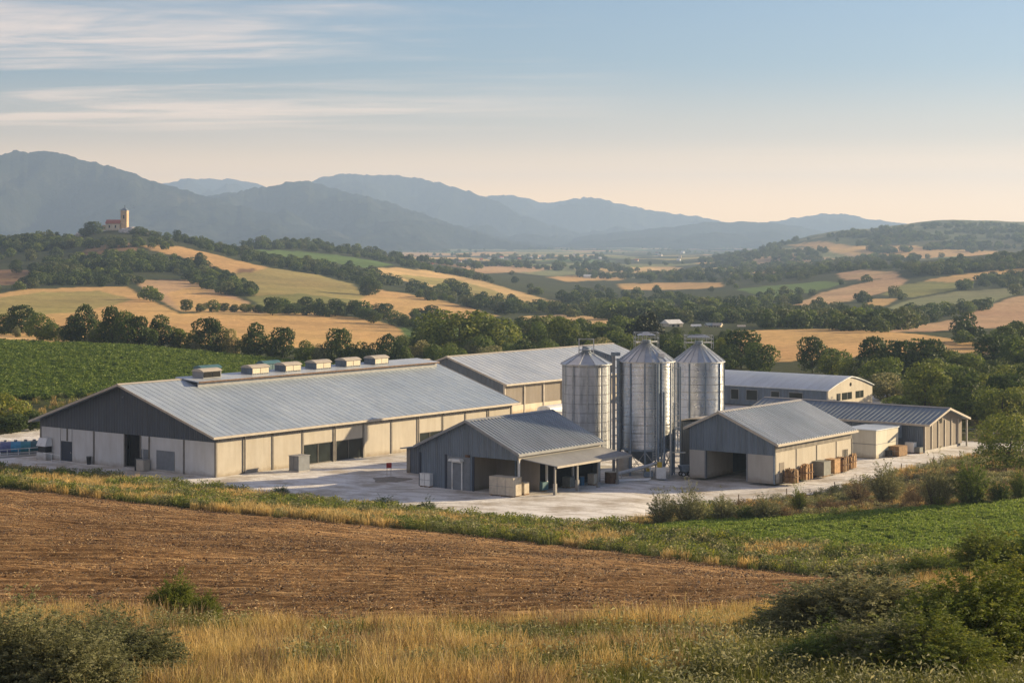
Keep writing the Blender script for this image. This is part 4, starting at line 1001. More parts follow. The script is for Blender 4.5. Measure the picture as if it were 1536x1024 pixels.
def trunk_mesh(name, seed, h, w, r=.22):
    g = random.Random(seed); m = MB()
    def limb(p, q, r0, r1, n=6):
        p = Vector(p); q = Vector(q); d = (q-p).normalized(); s = d.cross(Vector((.3, .9, .1))).normalized(); t_ = d.cross(s)
        A = [2*math.pi*k/n for k in range(n)]
        m.hexa([p+(s*math.cos(a)+t_*math.sin(a))*r0 for a in A], [q+(s*math.cos(a)+t_*math.sin(a))*r1 for a in A])
    top = Vector((g.uniform(-.06, .06)*w, g.uniform(-.06, .06)*w, h*.42))
    limb((0, 0, -.3), top, r, r*.7)
    limb(top-Vector((0, 0, .05)), top+Vector((g.uniform(-.1, .1)*w, 0, h*.36)), r*.68, r*.2)
    for k in range(5):
        a = 2*math.pi*(k+g.random()*.6)/5; z = h*(.22+.22*g.random())
        limb((0, 0, z), (math.cos(a)*w*.34, math.sin(a)*w*.34, z+h*(.18+.16*g.random())), r*.42, r*.1)
    me = bpy.data.meshes.new(name); me.from_pydata(m.v, [], m.f); bm_fix(me); me.materials.append(M_BARK); return me
# one unit tree (1 m tall) per variant: copies are scaled
KIND = {}
def make_kind(key, mat, n, leaf, w, lobes, zc, conic, seeds):
    KIND[key] = [(crown_mesh('crown', s, n, leaf, 1., w, mat, lobes, zc, conic), trunk_mesh('trunk', s, 1., w, .028)) for s in seeds]
make_kind('dark', M_LF_DK, 3400, .034, .92, 17, .54, .0, (11, 12, 13, 14))
make_kind('mid', M_LF_MD, 3400, .034, .96, 19, .53, .0, (21, 22, 23, 24))
make_kind('light', M_LF_LT, 3800, .031, 1.0, 24, .52, .0, (31, 32, 33))
make_kind('olive', M_LF_OL, 3400, .031, .95, 18, .52, .0, (41, 42, 43))
make_kind('pine', M_LF_PN, 3400, .032, .85, 18, .56, .3, (51, 52))
make_kind('big', M_LF_LT, 9000, .019, 1.0, 34, .52, .0, (61, 62))
make_kind('bigmid', M_LF_MD, 9000, .019, 1.0, 34, .52, .0, (63, 64))

def shrub_mesh(name, seed, stems, per, leaf, mat, h=1., w=1., upright=.5):
    """multi-stemmed bush: leaves set along arching stems"""
    g = np.random.default_rng(seed)
    a = g.uniform(0, 2*math.pi, stems); rr = np.sqrt(g.uniform(0, 1, stems))*w/2
    hh = h*(1-.5*(rr/(w/2))**2.5)*g.uniform(.5, 1.0, stems)*np.where(g.random(stems) < .16, g.uniform(1.1, 1.38, stems), 1.)*(1+.25*(fbm(np.cos(a)*2.2+5, np.sin(a)*2.2+rr*3, 2, seed % 91)-.5)*2)
    B = np.stack([np.cos(a)*rr*.45, np.sin(a)*rr*.45, np.zeros(stems)], 1)
    T = np.stack([np.cos(a)*rr, np.sin(a)*rr, hh], 1)
    f = g.uniform(.04, 1., (stems, per))**.8
    bend = np.sin(f*math.pi/2)
    P = B[:, None, :]*(1-f[..., None])+T[:, None, :]*np.stack([f**1.4, f**1.4, bend], -1)
    P += g.normal(size=P.shape)*.028*w*(1.25-f)[..., None]
    P = P.reshape(-1, 3); dirv = np.repeat((T-B), per, 0); dirv /= np.linalg.norm(dirv, axis=1, keepdims=True)
    N = g.normal(size=P.shape)+dirv*.1+np.stack([P[:, 0], P[:, 1], P[:, 2]*0+.2], 1)*.9
    V, Q = leaf_quads(P, N, leaf*g.uniform(.5, 1.3, len(P)), g, .38)
    tone = np.repeat(g.uniform(0, .5, stems), per)+g.uniform(0, .35, len(P))+.15*f.reshape(-1)
    return npmesh(name, V, Q, mat, False, {'rnd': ('FLOAT', 'POINT', np.repeat(np.clip(tone, 0, 1), 4))})
def stems_mesh(name, seed, n, h, w):
    g = random.Random(seed); m = MB()
    for k in range(n):
        a = g.uniform(0, 6.28); r = w/2*math.sqrt(g.random())*.75; hh = h*g.uniform(.5, .85)
        m.bar((math.cos(a)*r*.3, math.sin(a)*r*.3, -.05), (math.cos(a)*r, math.sin(a)*r, hh*.8), .005*w, n=3)
    return m
SHR = {
 'olive': [(shrub_mesh('foliage', s, 260, 46, .019, M_LF_OL), None) for s in (71, 72, 73)],
 'mid': [(shrub_mesh('foliage', s, 240, 44, .021, M_LF_MD), None) for s in (74, 75)],
 'light': [(shrub_mesh('foliage', s, 240, 44, .020, M_LF_LT), None) for s in (76, 77)],
 'dark': [(shrub_mesh('foliage', s, 240, 40, .022, M_LF_DK), None) for s in (78, 79)],
 'brown': [(shrub_mesh('foliage', s, 220, 30, .018, M_BRW), None) for s in (80,)],
 'close': [(shrub_mesh('foliage', s, 1000, 64, .0145, M_LF_OL), None) for s in (81, 82)],
 'closelight': [(shrub_mesh('foliage', s, 950, 62, .0155, M_LF_LT), None) for s in (83,)],
 'closemid': [(shrub_mesh('foliage', s, 950, 62, .0155, M_LF_MD), None) for s in (84,)],
}
STEM = []
for s in (1, 2):
    m = stems_mesh('stems', s, 40, 1, 1); me = bpy.data.meshes.new('stems'); me.from_pydata(m.v, [], m.f); bm_fix(me); me.materials.append(M_BARK); STEM.append(me)
ntree = 0
def tree(x, y, h, w, key, label, group=None, shrub=False, rnd=random.Random(99), name=None, cat=None):
    global ntree
    z = float(height(x, y)); ntree += 1
    lib = (SHR if shrub else KIND)[key]; cr, tr = rnd.choice(lib)
    nm = name or ('shrub' if shrub else ('pine_tree' if key == 'pine' else 'tree'))
    o = bpy.data.objects.new(nm, None); link(o)
    o.location = (x, y, z-.03*h); o.rotation_euler = (0, 0, rnd.uniform(0, 6.28)); o.empty_display_size = .3
    base = 1. if shrub else .95
    o.scale = (w/base, w/base, h/1.0)
    tag(o, label, cat or ('shrub' if shrub else 'tree'), group)
    obj('foliage' if shrub else 'crown', cr, o)
    if shrub: obj('stems', rnd.choice(STEM), o)
    else: obj('trunk', tr, o)
    return o
ORD = 'first second third fourth fifth sixth seventh eighth ninth tenth eleventh twelfth thirteenth fourteenth fifteenth sixteenth seventeenth eighteenth nineteenth twentieth'.split()
ORD += ['twenty-'+o for o in ORD[:9]]+['thirtieth']+['thirty-'+o for o in ORD[:9]]+['fortieth']
def place_px(u, vb, vt, wpx, key, label, group=None, shrub=False, yfix=None, **kw):
    if yfix: x, y = X(u, yfix), yfix; vb = uv_of(x, y, float(height(x, y)))[1]
    else: x, y, z = hit(u, vb)[0]
    h = (vb-vt)/F*y; w = wpx/F*y
    return tree(x, y, h, w, key, label, group, shrub, **kw)

# the row of trees above the green hillside crop
row = [(8,502,472,30,'mid'),(30,503,462,44,'dark'),(56,506,474,34,'mid'),(82,512,484,26,'mid'),(108,515,479,34,'dark'),(128,516,461,38,'dark'),(150,518,487,26,'mid'),(168,519,465,34,'dark'),(190,520,472,38,'mid'),(208,521,478,30,'dark'),
       (222,522,490,24,'mid'),(242,523,478,42,'dark'),(270,525,494,28,'mid'),(290,527,500,22,'dark'),(314,530,482,46,'dark'),(350,533,497,26,'olive'),(368,535,505,20,'mid'),(386,537,490,42,'dark'),(424,541,495,36,'dark'),(457,546,515,26,'mid'),(480,549,520,22,'olive'),
       (508,551,497,38,'dark'),(530,553,520,24,'mid'),(546,554,514,26,'mid'),(582,556,505,38,'dark'),(604,557,520,24,'mid')]
for i, (u, vb, vt, w_, k) in enumerate(row):
    place_px(u, vb, vt-2, w_*1.12, k, f'tree in the row above the green hillside crop, {ORD[i]} from the left edge', 'trees in the row above the green crop')
# hedge trees across the golden fields
row = [(279,467,451,18),(300,468,457,14),(318,468,452,20),(336,468,456,16),(352,468,458,16),(370,468,456,18),(388,469,458,14),(409,473,448,28),(428,470,455,20),(444,469,456,16),(461,468,447,24),(478,469,454,20),(503,474,451,34),(531,474,452,18),
       (546,478,462,16),(575,480,457,30),(560,485,468,22),(592,487,468,20),(606,491,474,20),(622,497,478,22),(638,502,484,22),(628,476,464,20),(649,477,460,34)]
for i, (u, vb, vt, w_) in enumerate(row):
    place_px(u, vb, vt-1, w_*1.2, ('dark', 'mid')[i % 3 == 2], f'dark hedgerow tree between the golden stubble fields, {ORD[i]} along the hedge', 'hedgerow trees across the stubble fields')
for u, vb, vt, w_, d in ((553,443,415,34,'on the upper edge of the olive field'),(677,437,418,28,'standing high above the hedge line'),(24,410,391,20,'on the left slope of the chapel hill'),(266,365,346,14,'on the skyline right of the chapel rocks'),(300,402,380,18,'at the corner of the chapel hill wood'),(322,420,400,18,'below the chapel hill wood')):
    place_px(u, vb, vt, w_, 'dark', f'round dark tree {d}')
# tall trees behind the buildings
big = [(655,540,482,56,'mid','leftmost of the tall clump behind the rear barn roof'),(690,543,462,98,'light','tallest yellow-green tree of the clump behind the rear barn'),(735,543,474,76,'light','right-hand yellow-green tree of the clump behind the rear barn'),
 (712,548,500,50,'mid','darker low tree at the foot of the clump behind the rear barn'),(630,545,510,36,'dark','small dark tree left of the clump behind the rear barn'),
 (780,508,481,28,'dark','lone round dark tree at the edge of the green meadow'),(806,530,482,40,'mid','tree right of the green meadow behind the rear barn roof'),(846,532,480,54,'light','yellowish tree above the rear barn ridge'),(880,532,494,40,'mid','tree behind the left silo railing'),
 (905,530,492,44,'dark','dark tree between left and middle silo tops'),(935,534,494,46,'mid','tree just left of the middle silo top'),(990,540,503,44,'dark','dark tree between middle and right silo tops'),(1018,545,506,46,'mid','tree directly behind the gap of the two right silos'),(1062,548,508,46,'mid','tree at the right shoulder of the right silo'),
 (1112,552,498,58,'dark','dark broad tree right of the right silo'),(1140,560,512,46,'mid','tree above the left end of the arched barn roof'),(1219,560,508,44,'dark','pointed dark tree standing in front of the golden strip field'),(1254,562,519,38,'mid','smaller tree right of the pointed dark tree'),
 (1312,570,509,56,'dark','dark round tree above the arched barn end wall'),(1348,572,513,56,'dark','dark tree next right of the one above the arched barn'),(1390,574,511,64,'dark','broadest dark tree right of the arched barn'),(1434,574,523,50,'mid','mid green tree before the right dark group'),
 (1492,560,505,66,'dark','dark tree near the right edge of the golden strip field'),(1535,566,500,62,'mid','tree on the right edge above the wood')]
for u, vb, vt, w_, k, d in big: place_px(u, vb, vt, w_*1.05, k, d)
place_px(972, 530, 466, 62, 'pine', 'dark spreading pine rising behind the middle silo railing')
for u, yv, vt, w_, k, d in ((1332,338,560,62,'olive','olive rounded tree beside the cream end wall of the arched barn'),(1418,352,546,110,'big','large yellow-green tree right of the arched barn, front of the wood'),(1378,330,572,60,'bigmid','green tree low in front of the large yellow-green tree'),
    (1470,335,566,80,'big','yellow-green tree right of the largest one in the wood edge'),(1528,325,572,84,'bigmid','broad green tree at the right frame edge of the wood'),(1345,310,592,46,'mid','small tree behind the low barn roof'),(1450,300,592,60,'bigmid','green tree just behind the low barn end wall'),(1500,296,600,60,'big','bushy tree above the fence beyond the road')):
    place_px(u, 0, vt, w_, k, d, yfix=yv)
place_px(1508, 708, 621, 84, 'big', 'lone yellow-green tree beside the road at the right edge', name='tree')
place_px(8, 0, 588, 58, 'light', 'yellow-green bush behind the side porch at the left edge', yfix=287)
for i, (u, yv, vt, w_) in enumerate(((-14,283,618,50),(22,281,622,44),(46,284,618,40),(62,288,622,36))): place_px(u, 0, vt, w_, 'dark', f'dark bush behind the porch and blue bins, {ORD[i]} from the left', yfix=yv)
# woods close behind the farm: every tree stands alone up to the limit
def sample_poly(poly, n, g):
    P = np.array(poly); out = []
    lo, hi = P.min(0), P.max(0)
    while len(out) < n:
        q = g.uniform(lo, hi, (n*3, 2)); m = inpoly(q[:, 0], q[:, 1], poly); out += list(q[m])
    return np.array(out[:n])
gg = np.random.default_rng(5)
used = []
def fill(poly, n, key, hm, label, group, mind=4.0, shrub=False, aspect=1.):
    k = 0; pts = hit(*sample_poly(poly, n*6, gg).T)
    for p in pts:
        if k >= n: break
        if any((p[0]-q[0])**2+(p[1]-q[1])**2 < mind**2 for q in used): continue
        used.append(p); h = gg.uniform(*hm); tree(p[0], p[1], h, h*gg.uniform(.85, 1.15)*aspect, key[int(gg.integers(len(key)))], label, group, shrub); k += 1
    return k
fill([(1090,548),(1200,556),(1320,566),(1440,572),(1560,566),(1700,560),(1700,640),(1560,655),(1460,640),(1330,592),(1310,578),(1200,566),(1090,560)], 62, ('dark','mid','mid','light','light'), (3.8, 7.2), 'leafy tree in the dense wood behind the arched barn', 'trees of the wood behind the arched barn', 5.)
fill([(610,548),(700,550),(800,545),(930,540),(1090,548),(1090,556),(900,552),(760,556),(640,560)], 34, ('dark','mid','mid','olive'), (4, 6.5), 'tree or tall bush in the belt behind the barn roofs', 'trees of the belt behind the roofs', 5.)
fill([(0,506),(110,516),(220,522),(420,541),(610,557),(600,550),(400,536),(200,517),(0,500)], 26, ('mid','dark','olive'), (2, 3.6), 'low bush at the foot of the tree row above the green crop', 'bushes under the tree row', 3.)
fill([(780,492),(860,500),(960,500),(960,520),(860,524),(790,510)], 14, ('mid','dark'), (4, 6), 'tree in the hedge behind the green meadow', 'trees in the meadow hedge', 4.)
fill([(1000,506),(1096,506),(1096,524),(1000,520)], 12, ('mid','dark'), (2.2, 3.6), 'tree between the silos and the golden strip field', 'trees behind the silos', 5.)
fill([(1490,520),(1700,505),(1700,545),(1490,545)], 10, ('mid','dark'), (6, 8), 'tree of the right-hand wood beyond the golden strip field', 'trees right of the strip field', 6.)
WOODS = [
 [(30,404),(60,396),(130,389),(200,386),(288,397),(305,401),(300,406),(250,409),(200,413),(120,424),(60,414)],
 [(285,414),(300,404),(345,417),(382,440),(378,447),(330,441),(280,424)],
 [(-300,376),(0,358),(105,359),(125,366),(115,373),(40,380),(0,376),(-300,392)],
 [(256,357),(300,362),(380,386),(440,394),(530,411),(610,430),(560,430),(470,410),(400,399),(330,381),(280,367)],
 [(364,370),(450,360),(520,368),(560,381),(640,399),(700,413),(800,441),(880,456),(1000,471),(900,472),(860,458),(760,433),(690,415),(600,399),(520,382),(450,374),(380,375)],
 [(618,442),(660,434),(700,446),(760,458),(860,467),(960,471),(1010,482),(880,480),(820,470),(748,472),(690,458),(640,450)],
 [(850,442),(920,442),(1010,448),(1080,452),(1190,442),(1200,462),(1260,469),(1330,472),(1330,495),(1200,493),(1100,493),(1000,488),(960,474),(880,458)],
 [(960,418),(1100,404),(1200,402),(1280,397),(1400,400),(1536,384),(1900,364),(1900,388),(1536,404),(1400,413),(1340,404),(1250,408),(1200,420),(1080,423),(980,423)],
 [(1330,472),(1400,468),(1480,454),(1492,463),(1400,484),(1340,499),(1290,492)],
 [(1430,436),(1480,418),(1600,408),(1900,400),(1900,424),(1536,432),(1480,432)],
 [(1135,491),(1250,491),(1380,502),(1480,516),(1560,506),(1900,492),(1900,530),(1536,528),(1480,524),(1400,508),(1300,497),(1135,496)],
 [(1130,372),(1230,354),(1350,340),(1430,336),(1536,341),(1900,338),(1900,362),(1536,374),(1430,380),(1330,386),(1300,374),(1230,362),(1150,374)],
 [(1050,392),(1150,370),(1190,368),(1165,378),(1110,394),(1200,399),(1060,402)],
 [(560,480),(640,505),(650,530),(600,532),(640,520),(615,500)],
 [(20,424),(190,414),(220,424),(190,429),(60,431)],
 [(110,364),(150,364),(262,369),(250,374),(205,378),(130,378)],
 [(770,498),(960,496),(1000,504),(960,512),(780,508)],
 [(190,432),(215,444),(268,468),(262,470),(205,446)],
 [(395,468),(560,476),(556,479),(395,472)],
]
wl = 'tree on the far hillsides'
n_ind = max(0, 292-ntree)
pts = []
LIBF = []
FKEY = [('dark', M_LF_DK, 210), ('dark2', M_LF_DK, 211), ('mid', M_LF_MD, 212), ('mid2', M_LF_MD, 213)]
wood_pts = []
for wi, poly in enumerate(WOODS):
    P = np.array(poly, float); s = P; area = .5*abs(np.dot(s[:, 0], np.roll(s[:, 1], 1))-np.dot(s[:, 1], np.roll(s[:, 0], 1)))
    cxy = P.mean(0); yv = hit(cxy[0], cxy[1])[0][1]; hp = 6.0*F/yv
    n = int(area/(hp*hp*.12)); n = min(n, 2600)
    if wi in (15, 17): n = int(n*.45)
    q = sample_poly(poly, n, gg); pp = hit(q[:, 0]+gg.normal(0, 2, n), q[:, 1]+gg.normal(0, .7, n))
    dn = fbm(pp[:, 0]/70, pp[:, 1]/70, 2, 5)
    thr = .50 if wi in (11, 12) else .33
    pp = pp[dn > thr]; wood_pts.append(pp)
# trees dotted over the valley floor and the hedges between its fields
q = np.stack([gg.uniform(560, 1500, 5200), gg.uniform(372, 470, 5200)], 1); pp = hit(q[:, 0], q[:, 1])
dn = fbm(pp[:, 0]/130+3, pp[:, 1]/260, 3, 15); sel = (pp[:, 1] > 2050) & (dn > .58)
wood_pts.append(pp[sel])
pp = hit(gg.uniform(-200, 1700, 500), gg.uniform(385, 500, 500)); u_, v_ = uv_of(pp[:, 0], pp[:, 1], pp[:, 2])
infield = np.zeros(len(pp), bool)
for c, p in FIELDS: infield |= inpoly(u_, v_, p)
wood_pts.append(pp[(~infield) & (pp[:, 1] > 500)])
WP = np.concatenate(wood_pts); WP = WP[WP[:, 1] > 470]
uw, vw = uv_of(WP[:, 0], WP[:, 1], WP[:, 2]); WP = WP[~((uw > 975) & (uw < 1125) & (vw > 487) & (vw < 516))]     # the distant farm's clearing
WP = WP[np.argsort(WP[:, 1])]
k = 0
iso = []
for i, p in enumerate(WP):
    if k >= n_ind: break
    h = gg.uniform(4, 7)
    tree(p[0], p[1], h, h*gg.uniform(.9, 1.2), ('dark','mid','light')[int(gg.choice(3, p=[.4,.4,.2]))], 'tree in the nearer woods and hedges beyond the farm', 'trees of the nearer woods'); k += 1; iso.append(i)
WP = WP[k:]

# ------------------------------------------------------------ scattered cover (uncountable)
def scatter(name, P, rot, scl, idx, meshes, tilt=None):
    """one object of points; its geometry nodes put a plant template on each point"""
    n = len(P); me = bpy.data.meshes.new(name)
    me.vertices.add(n); me.vertices.foreach_set('co', np.asarray(P, np.float32).ravel())
    E = np.zeros((n, 3), np.float32); E[:, 2] = rot
    if tilt is not None: E[:, 0] = tilt[:, 0]; E[:, 1] = tilt[:, 1]
    scl = np.asarray(scl, np.float32); S = scl if scl.ndim == 2 else np.repeat(scl[:, None], 3, 1)
    a = me.attributes.new('rot', 'FLOAT_VECTOR', 'POINT'); a.data.foreach_set('vector', E.ravel())
    a = me.attributes.new('scl', 'FLOAT_VECTOR', 'POINT'); a.data.foreach_set('vector', S.ravel())
    a = me.attributes.new('idx', 'INT', 'POINT'); a.data.foreach_set('value', np.asarray(idx, np.int32))
    o = obj(name, me); tag(o, kind='stuff')
    ng = bpy.data.node_groups.new(name, 'GeometryNodeTree')
    ng.interface.new_socket('Geometry', in_out='INPUT', socket_type='NodeSocketGeometry')
    ng.interface.new_socket('Geometry', in_out='OUTPUT', socket_type='NodeSocketGeometry')
    N = ng.nodes; Lk = ng.links
    gi = N.new('NodeGroupInput'); go = N.new('NodeGroupOutput'); jo = N.new('GeometryNodeGeometryToInstance') if False else None
    join = N.new('GeometryNodeJoinGeometry')
    for mesh in meshes[::-1]:
        po = bpy.data.objects.new(mesh.name+'_template', mesh)
        oi = N.new('GeometryNodeObjectInfo'); oi.inputs['Object'].default_value = po; oi.inputs['As Instance'].default_value = True
        Lk.new(oi.outputs['Geometry'], join.inputs[0])
    ip = N.new('GeometryNodeInstanceOnPoints'); ip.inputs['Pick Instance'].default_value = True
    Lk.new(gi.outputs[0], ip.inputs['Points']); Lk.new(join.outputs[0], ip.inputs['Instance'])
    for an, ty, sk in (('rot', 'FLOAT_VECTOR', 'Rotation'), ('scl', 'FLOAT_VECTOR', 'Scale'), ('idx', 'INT', 'Instance Index')):
        na = N.new('GeometryNodeInputNamedAttribute'); na.data_type = ty; na.inputs['Name'].default_value = an
        Lk.new(na.outputs['Attribute'], ip.inputs[sk])
    Lk.new(ip.outputs[0], go.inputs[0])
    md = o.modifiers.new('scatter', 'NODES'); md.node_group = ng
    return o
far = [crown_mesh('far_crown', 200+i, 620, .075, 1., 1.05, m_, 10, .52) for i, m_ in enumerate((M_LF_DK, M_LF_DK, M_LF_MD, M_LF_FR, M_LF_DK))]
def wood(name, P, hm=(3.2, 6.6)):
    n = len(P); h = gg.uniform(*hm, n)*(.8+.5*fbm(P[:, 0]/60, P[:, 1]/60, 2, 8)); w_ = h*gg.uniform(.95, 1.35, n)
    P = P.copy(); P[:, 2] = height(P[:, 0], P[:, 1])-.06*h
    return scatter(name, P, gg.uniform(0, 6.28, n), np.stack([w_, w_, h], 1), gg.choice(5, n, p=[.26, .24, .2, .18, .12]), far)
a = WP[:, 1] < 1900; ul = CX+F*WP[:, 0]/WP[:, 1]
wood('hillside_woods', WP[a & (ul < 880)]); wood('valley_woods', WP[a & (ul >= 880)]); wood('distant_woods', WP[~a], (4.5, 8.5))

def blades(seed, n, h, r, wid, mat, seedhead=.5, lean=.35):
    g = np.random.default_rng(seed); V = []; Fq = []; T = []
    for k in range(n):
        a = g.uniform(0, 6.28); q = r*math.sqrt(g.random()); b = np.array([math.cos(a)*q, math.sin(a)*q, -.05])
        hh = h*g.uniform(.55, 1.1); la = g.uniform(0, 6.28); ln = hh*lean*g.random()
        d = np.array([math.cos(la), math.sin(la), 0]); sd_ = np.array([-math.sin(a*3+k), math.cos(a*3+k), 0])*wid*g.uniform(.6, 1.2)
        p0, p1, p2, p3 = b, b+d*ln*.15+np.array([0, 0, hh*.45]), b+d*ln*.5+np.array([0, 0, hh*.8]), b+d*ln+np.array([0, 0, hh])
        i = len(V)
        sh = 1.9 if g.random() < seedhead else .6
        V += [p0-sd_, p0+sd_, p1+sd_*.8, p1-sd_*.8, p2+sd_*.55*sh, p2-sd_*.55*sh, p3+sd_*.15*sh, p3-sd_*.15*sh]
        Fq += [(i, i+1, i+2, i+3), (i+3, i+2, i+4, i+5), (i+5, i+4, i+6, i+7)]
        tt = g.uniform(0, .55); T += [tt*.4]*2+[tt*.7+.12]*2+[tt+.25]*2+[tt+.42]*2
    return npmesh('grass_tuft', V, Fq, mat, False, {'rnd': ('FLOAT', 'POINT', T)})
def leafclump(seed, n, leaf, h, r, mat, asp=.5):
    g = np.random.default_rng(seed)
    P = np.stack([g.normal(0, r*.5, n), g.normal(0, r*.5, n), h*g.uniform(.1, 1, n)**.8], 1)
    N = g.normal(size=P.shape)*.7+np.array([0, 0, .8]); V, Q = leaf_quads(P, N, leaf*g.uniform(.5, 1.3, n), g, asp)
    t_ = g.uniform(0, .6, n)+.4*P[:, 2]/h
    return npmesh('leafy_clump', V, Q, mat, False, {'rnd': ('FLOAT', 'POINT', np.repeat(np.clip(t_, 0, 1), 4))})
def on_ground(n, y0, y1, u0, u1, poly=None, notin=(), g=gg):
    y = np.sqrt(g.uniform(y0*y0, y1*y1, n)); u = g.uniform(u0, u1, n); x = X(u, y); z = height(x, y)
    v = HV+F*(CH-z)/y; m = np.ones(n, bool)
    if poly is not None: m &= inpoly(u, v, poly)
    for p in notin: m &= ~inpoly(u, v, p)
    return np.stack([x, y, z], 1)[m]
def go(name, P, sc_, meshes, pick=None, var=.35, tl=.12):
    n = len(P); s = sc_*gg.uniform(1-var, 1+var, n)
    idx = gg.integers(0, len(meshes), n) if pick is None else pick
    return scatter(name, P, gg.uniform(0, 6.28, n), s, idx, meshes, gg.normal(0, tl, (n, 2)))
dryt = [blades(301+i, 52, .80, .30, .0055, M_DRY, .55) for i in range(3)]
drb = [blades(305+i, 46, .9, .30, .006, M_BRN, .5) for i in range(2)]
grnt = [blades(311+i, 46, .70, .30, .009, M_DRYG, .2, .5) for i in range(2)]
weed = [leafclump(321+i, 90, .045, .75, .35, M_LF_OL, .4) for i in range(2)]
P = on_ground(30000, 30, 82, -320, 1860, None, (P_PLOUGH,))
for u, yv, vt, w_ in ((30,44,905,300),(100,46,905,200),(170,47,925,240),(1290,56,868,290),(1190,60,915,180),(1450,50,852,270),(1390,46,935,260),(1560,52,850,240)):
    cx_, cy_ = X(u, yv), yv-1.0; rr_ = w_/F*yv*.48; P = P[((P[:, 0]-cx_)**2+(P[:, 1]-cy_)**2 > rr_**2)]
u_, v_ = uv_of(P[:, 0], P[:, 1], P[:, 2]); f_ = fbm(P[:, 0]/4.5, P[:, 1]/3.2, 3, 131)
greenness = np.clip((u_-880)/500, 0, 1)*.42*np.clip((v_-930)/60, 0, 1)+np.clip((200-u_)/250, 0, 1)*.18
r_ = gg.random(len(P))
pick = np.where(f_+greenness > .615, np.where(r_ < .72, 3+gg.integers(0, 2, len(P)), 5+gg.integers(0, 2, len(P))), np.where(r_ < .9, gg.integers(0, 3, len(P)), 3+gg.integers(0, 2, len(P))))
fb = fbm(P[:, 0]/2.2+9, P[:, 1]/1.6, 3, 137); pick = np.where((pick < 3) & (fb > .52) & (gg.random(len(P)) < .6), 7+gg.integers(0, 2, len(P)), pick)
ss = .55+.95*fbm(P[:, 0]/2.6, P[:, 1]/2.0, 3, 133)+np.where(gg.random(len(P)) < .05, .35, 0)
go('dry_meadow_grass', P, ss, dryt+grnt+weed+drb, pick, .25)
# verge between the ploughed land and the yard
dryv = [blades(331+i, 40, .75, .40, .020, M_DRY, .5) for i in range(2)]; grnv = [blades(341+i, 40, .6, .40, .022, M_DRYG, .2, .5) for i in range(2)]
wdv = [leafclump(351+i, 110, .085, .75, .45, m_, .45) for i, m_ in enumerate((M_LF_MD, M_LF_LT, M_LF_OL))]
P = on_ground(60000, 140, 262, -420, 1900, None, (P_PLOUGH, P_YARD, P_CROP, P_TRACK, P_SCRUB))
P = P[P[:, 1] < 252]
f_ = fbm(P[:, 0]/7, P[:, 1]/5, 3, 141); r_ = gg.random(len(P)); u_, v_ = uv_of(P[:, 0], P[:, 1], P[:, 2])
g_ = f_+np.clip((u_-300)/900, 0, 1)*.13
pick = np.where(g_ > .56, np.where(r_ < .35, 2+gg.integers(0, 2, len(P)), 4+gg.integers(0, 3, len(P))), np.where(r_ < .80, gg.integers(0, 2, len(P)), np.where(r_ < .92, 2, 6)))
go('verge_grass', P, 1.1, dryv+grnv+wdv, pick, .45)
# scrubby bank by the road
brv = [leafclump(361, 100, .07, .7, .5, M_BRW, .3)]
P = on_ground(16000, 183, 262, 1040, 2000, P_SCRUB)
f_ = fbm(P[:, 0]/5, P[:, 1]/5, 3, 151); r_ = gg.random(len(P))
go('bank_scrub', P, .8, dryv+grnv+wdv+brv, np.where(f_ > .55, np.where(r_ < .5, 6, 2), np.where(r_ < .6, 7, 0)), .4)
# crops
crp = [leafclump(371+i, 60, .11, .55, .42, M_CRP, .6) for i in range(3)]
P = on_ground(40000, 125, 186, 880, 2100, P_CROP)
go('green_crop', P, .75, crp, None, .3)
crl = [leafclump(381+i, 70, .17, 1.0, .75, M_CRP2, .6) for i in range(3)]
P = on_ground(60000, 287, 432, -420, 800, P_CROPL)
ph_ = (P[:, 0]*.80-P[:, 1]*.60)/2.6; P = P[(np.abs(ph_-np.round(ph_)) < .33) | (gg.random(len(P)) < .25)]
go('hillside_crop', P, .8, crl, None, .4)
# clods and straw on the ploughed land
def bits(seed, n, s, r, mat, flat):
    g = np.random.default_rng(seed); Pp = np.stack([g.uniform(-r, r, n), g.uniform(-r, r, n), g.uniform(.0, .06, n)], 1)
    N = g.normal(size=Pp.shape)*flat+np.array([0, 0, 1.]); V, Q = leaf_quads(Pp, N, s*g.uniform(.4, 1.4, n), g, .22 if mat is M_STRAW else .75)
    return npmesh('field_bits', V, Q, mat, False, {'rnd': ('FLOAT', 'POINT', np.repeat(g.uniform(0, 1, n), 4))})
bt_ = [bits(391+i, 30, .085, .9, M_STRAW, .35) for i in range(2)]+[bits(395+i, 30, .06, .9, M_CLOD, .45) for i in range(2)]
P = on_ground(34000, 70, 214, -420, 1360, P_PLOUGH)
rph = (-P[:, 0]*.26+P[:, 1]*.966)/1.9; alo = (P[:, 0]*.966+P[:, 1]*.26)
band = fbm(alo/26, rph*.9, 3, 171); P = P[gg.random(len(P)) < .25+1.5*np.clip(band-.35, 0, 1)]; rph = (-P[:, 0]*.26+P[:, 1]*.966)/1.9; alo = (P[:, 0]*.966+P[:, 1]*.26)
go('field_stubble', P, .9, bt_, np.where(gg.random(len(P)) < .45+2.4*(fbm(alo/26, rph*.9, 3, 173)-.5), gg.integers(0, 2, len(P)), 2+gg.integers(0, 2, len(P))), .4, .05)
# dry grass among the hillside trees and at building feet
P = on_ground(5200, 236, 330, -420, 2000, None, (P_YARD, P_CROPL, P_SCRUB))
go('rough_grass', P[(P[:, 1] > 250)], 1.2, dryv+grnv+wdv, None, .4)

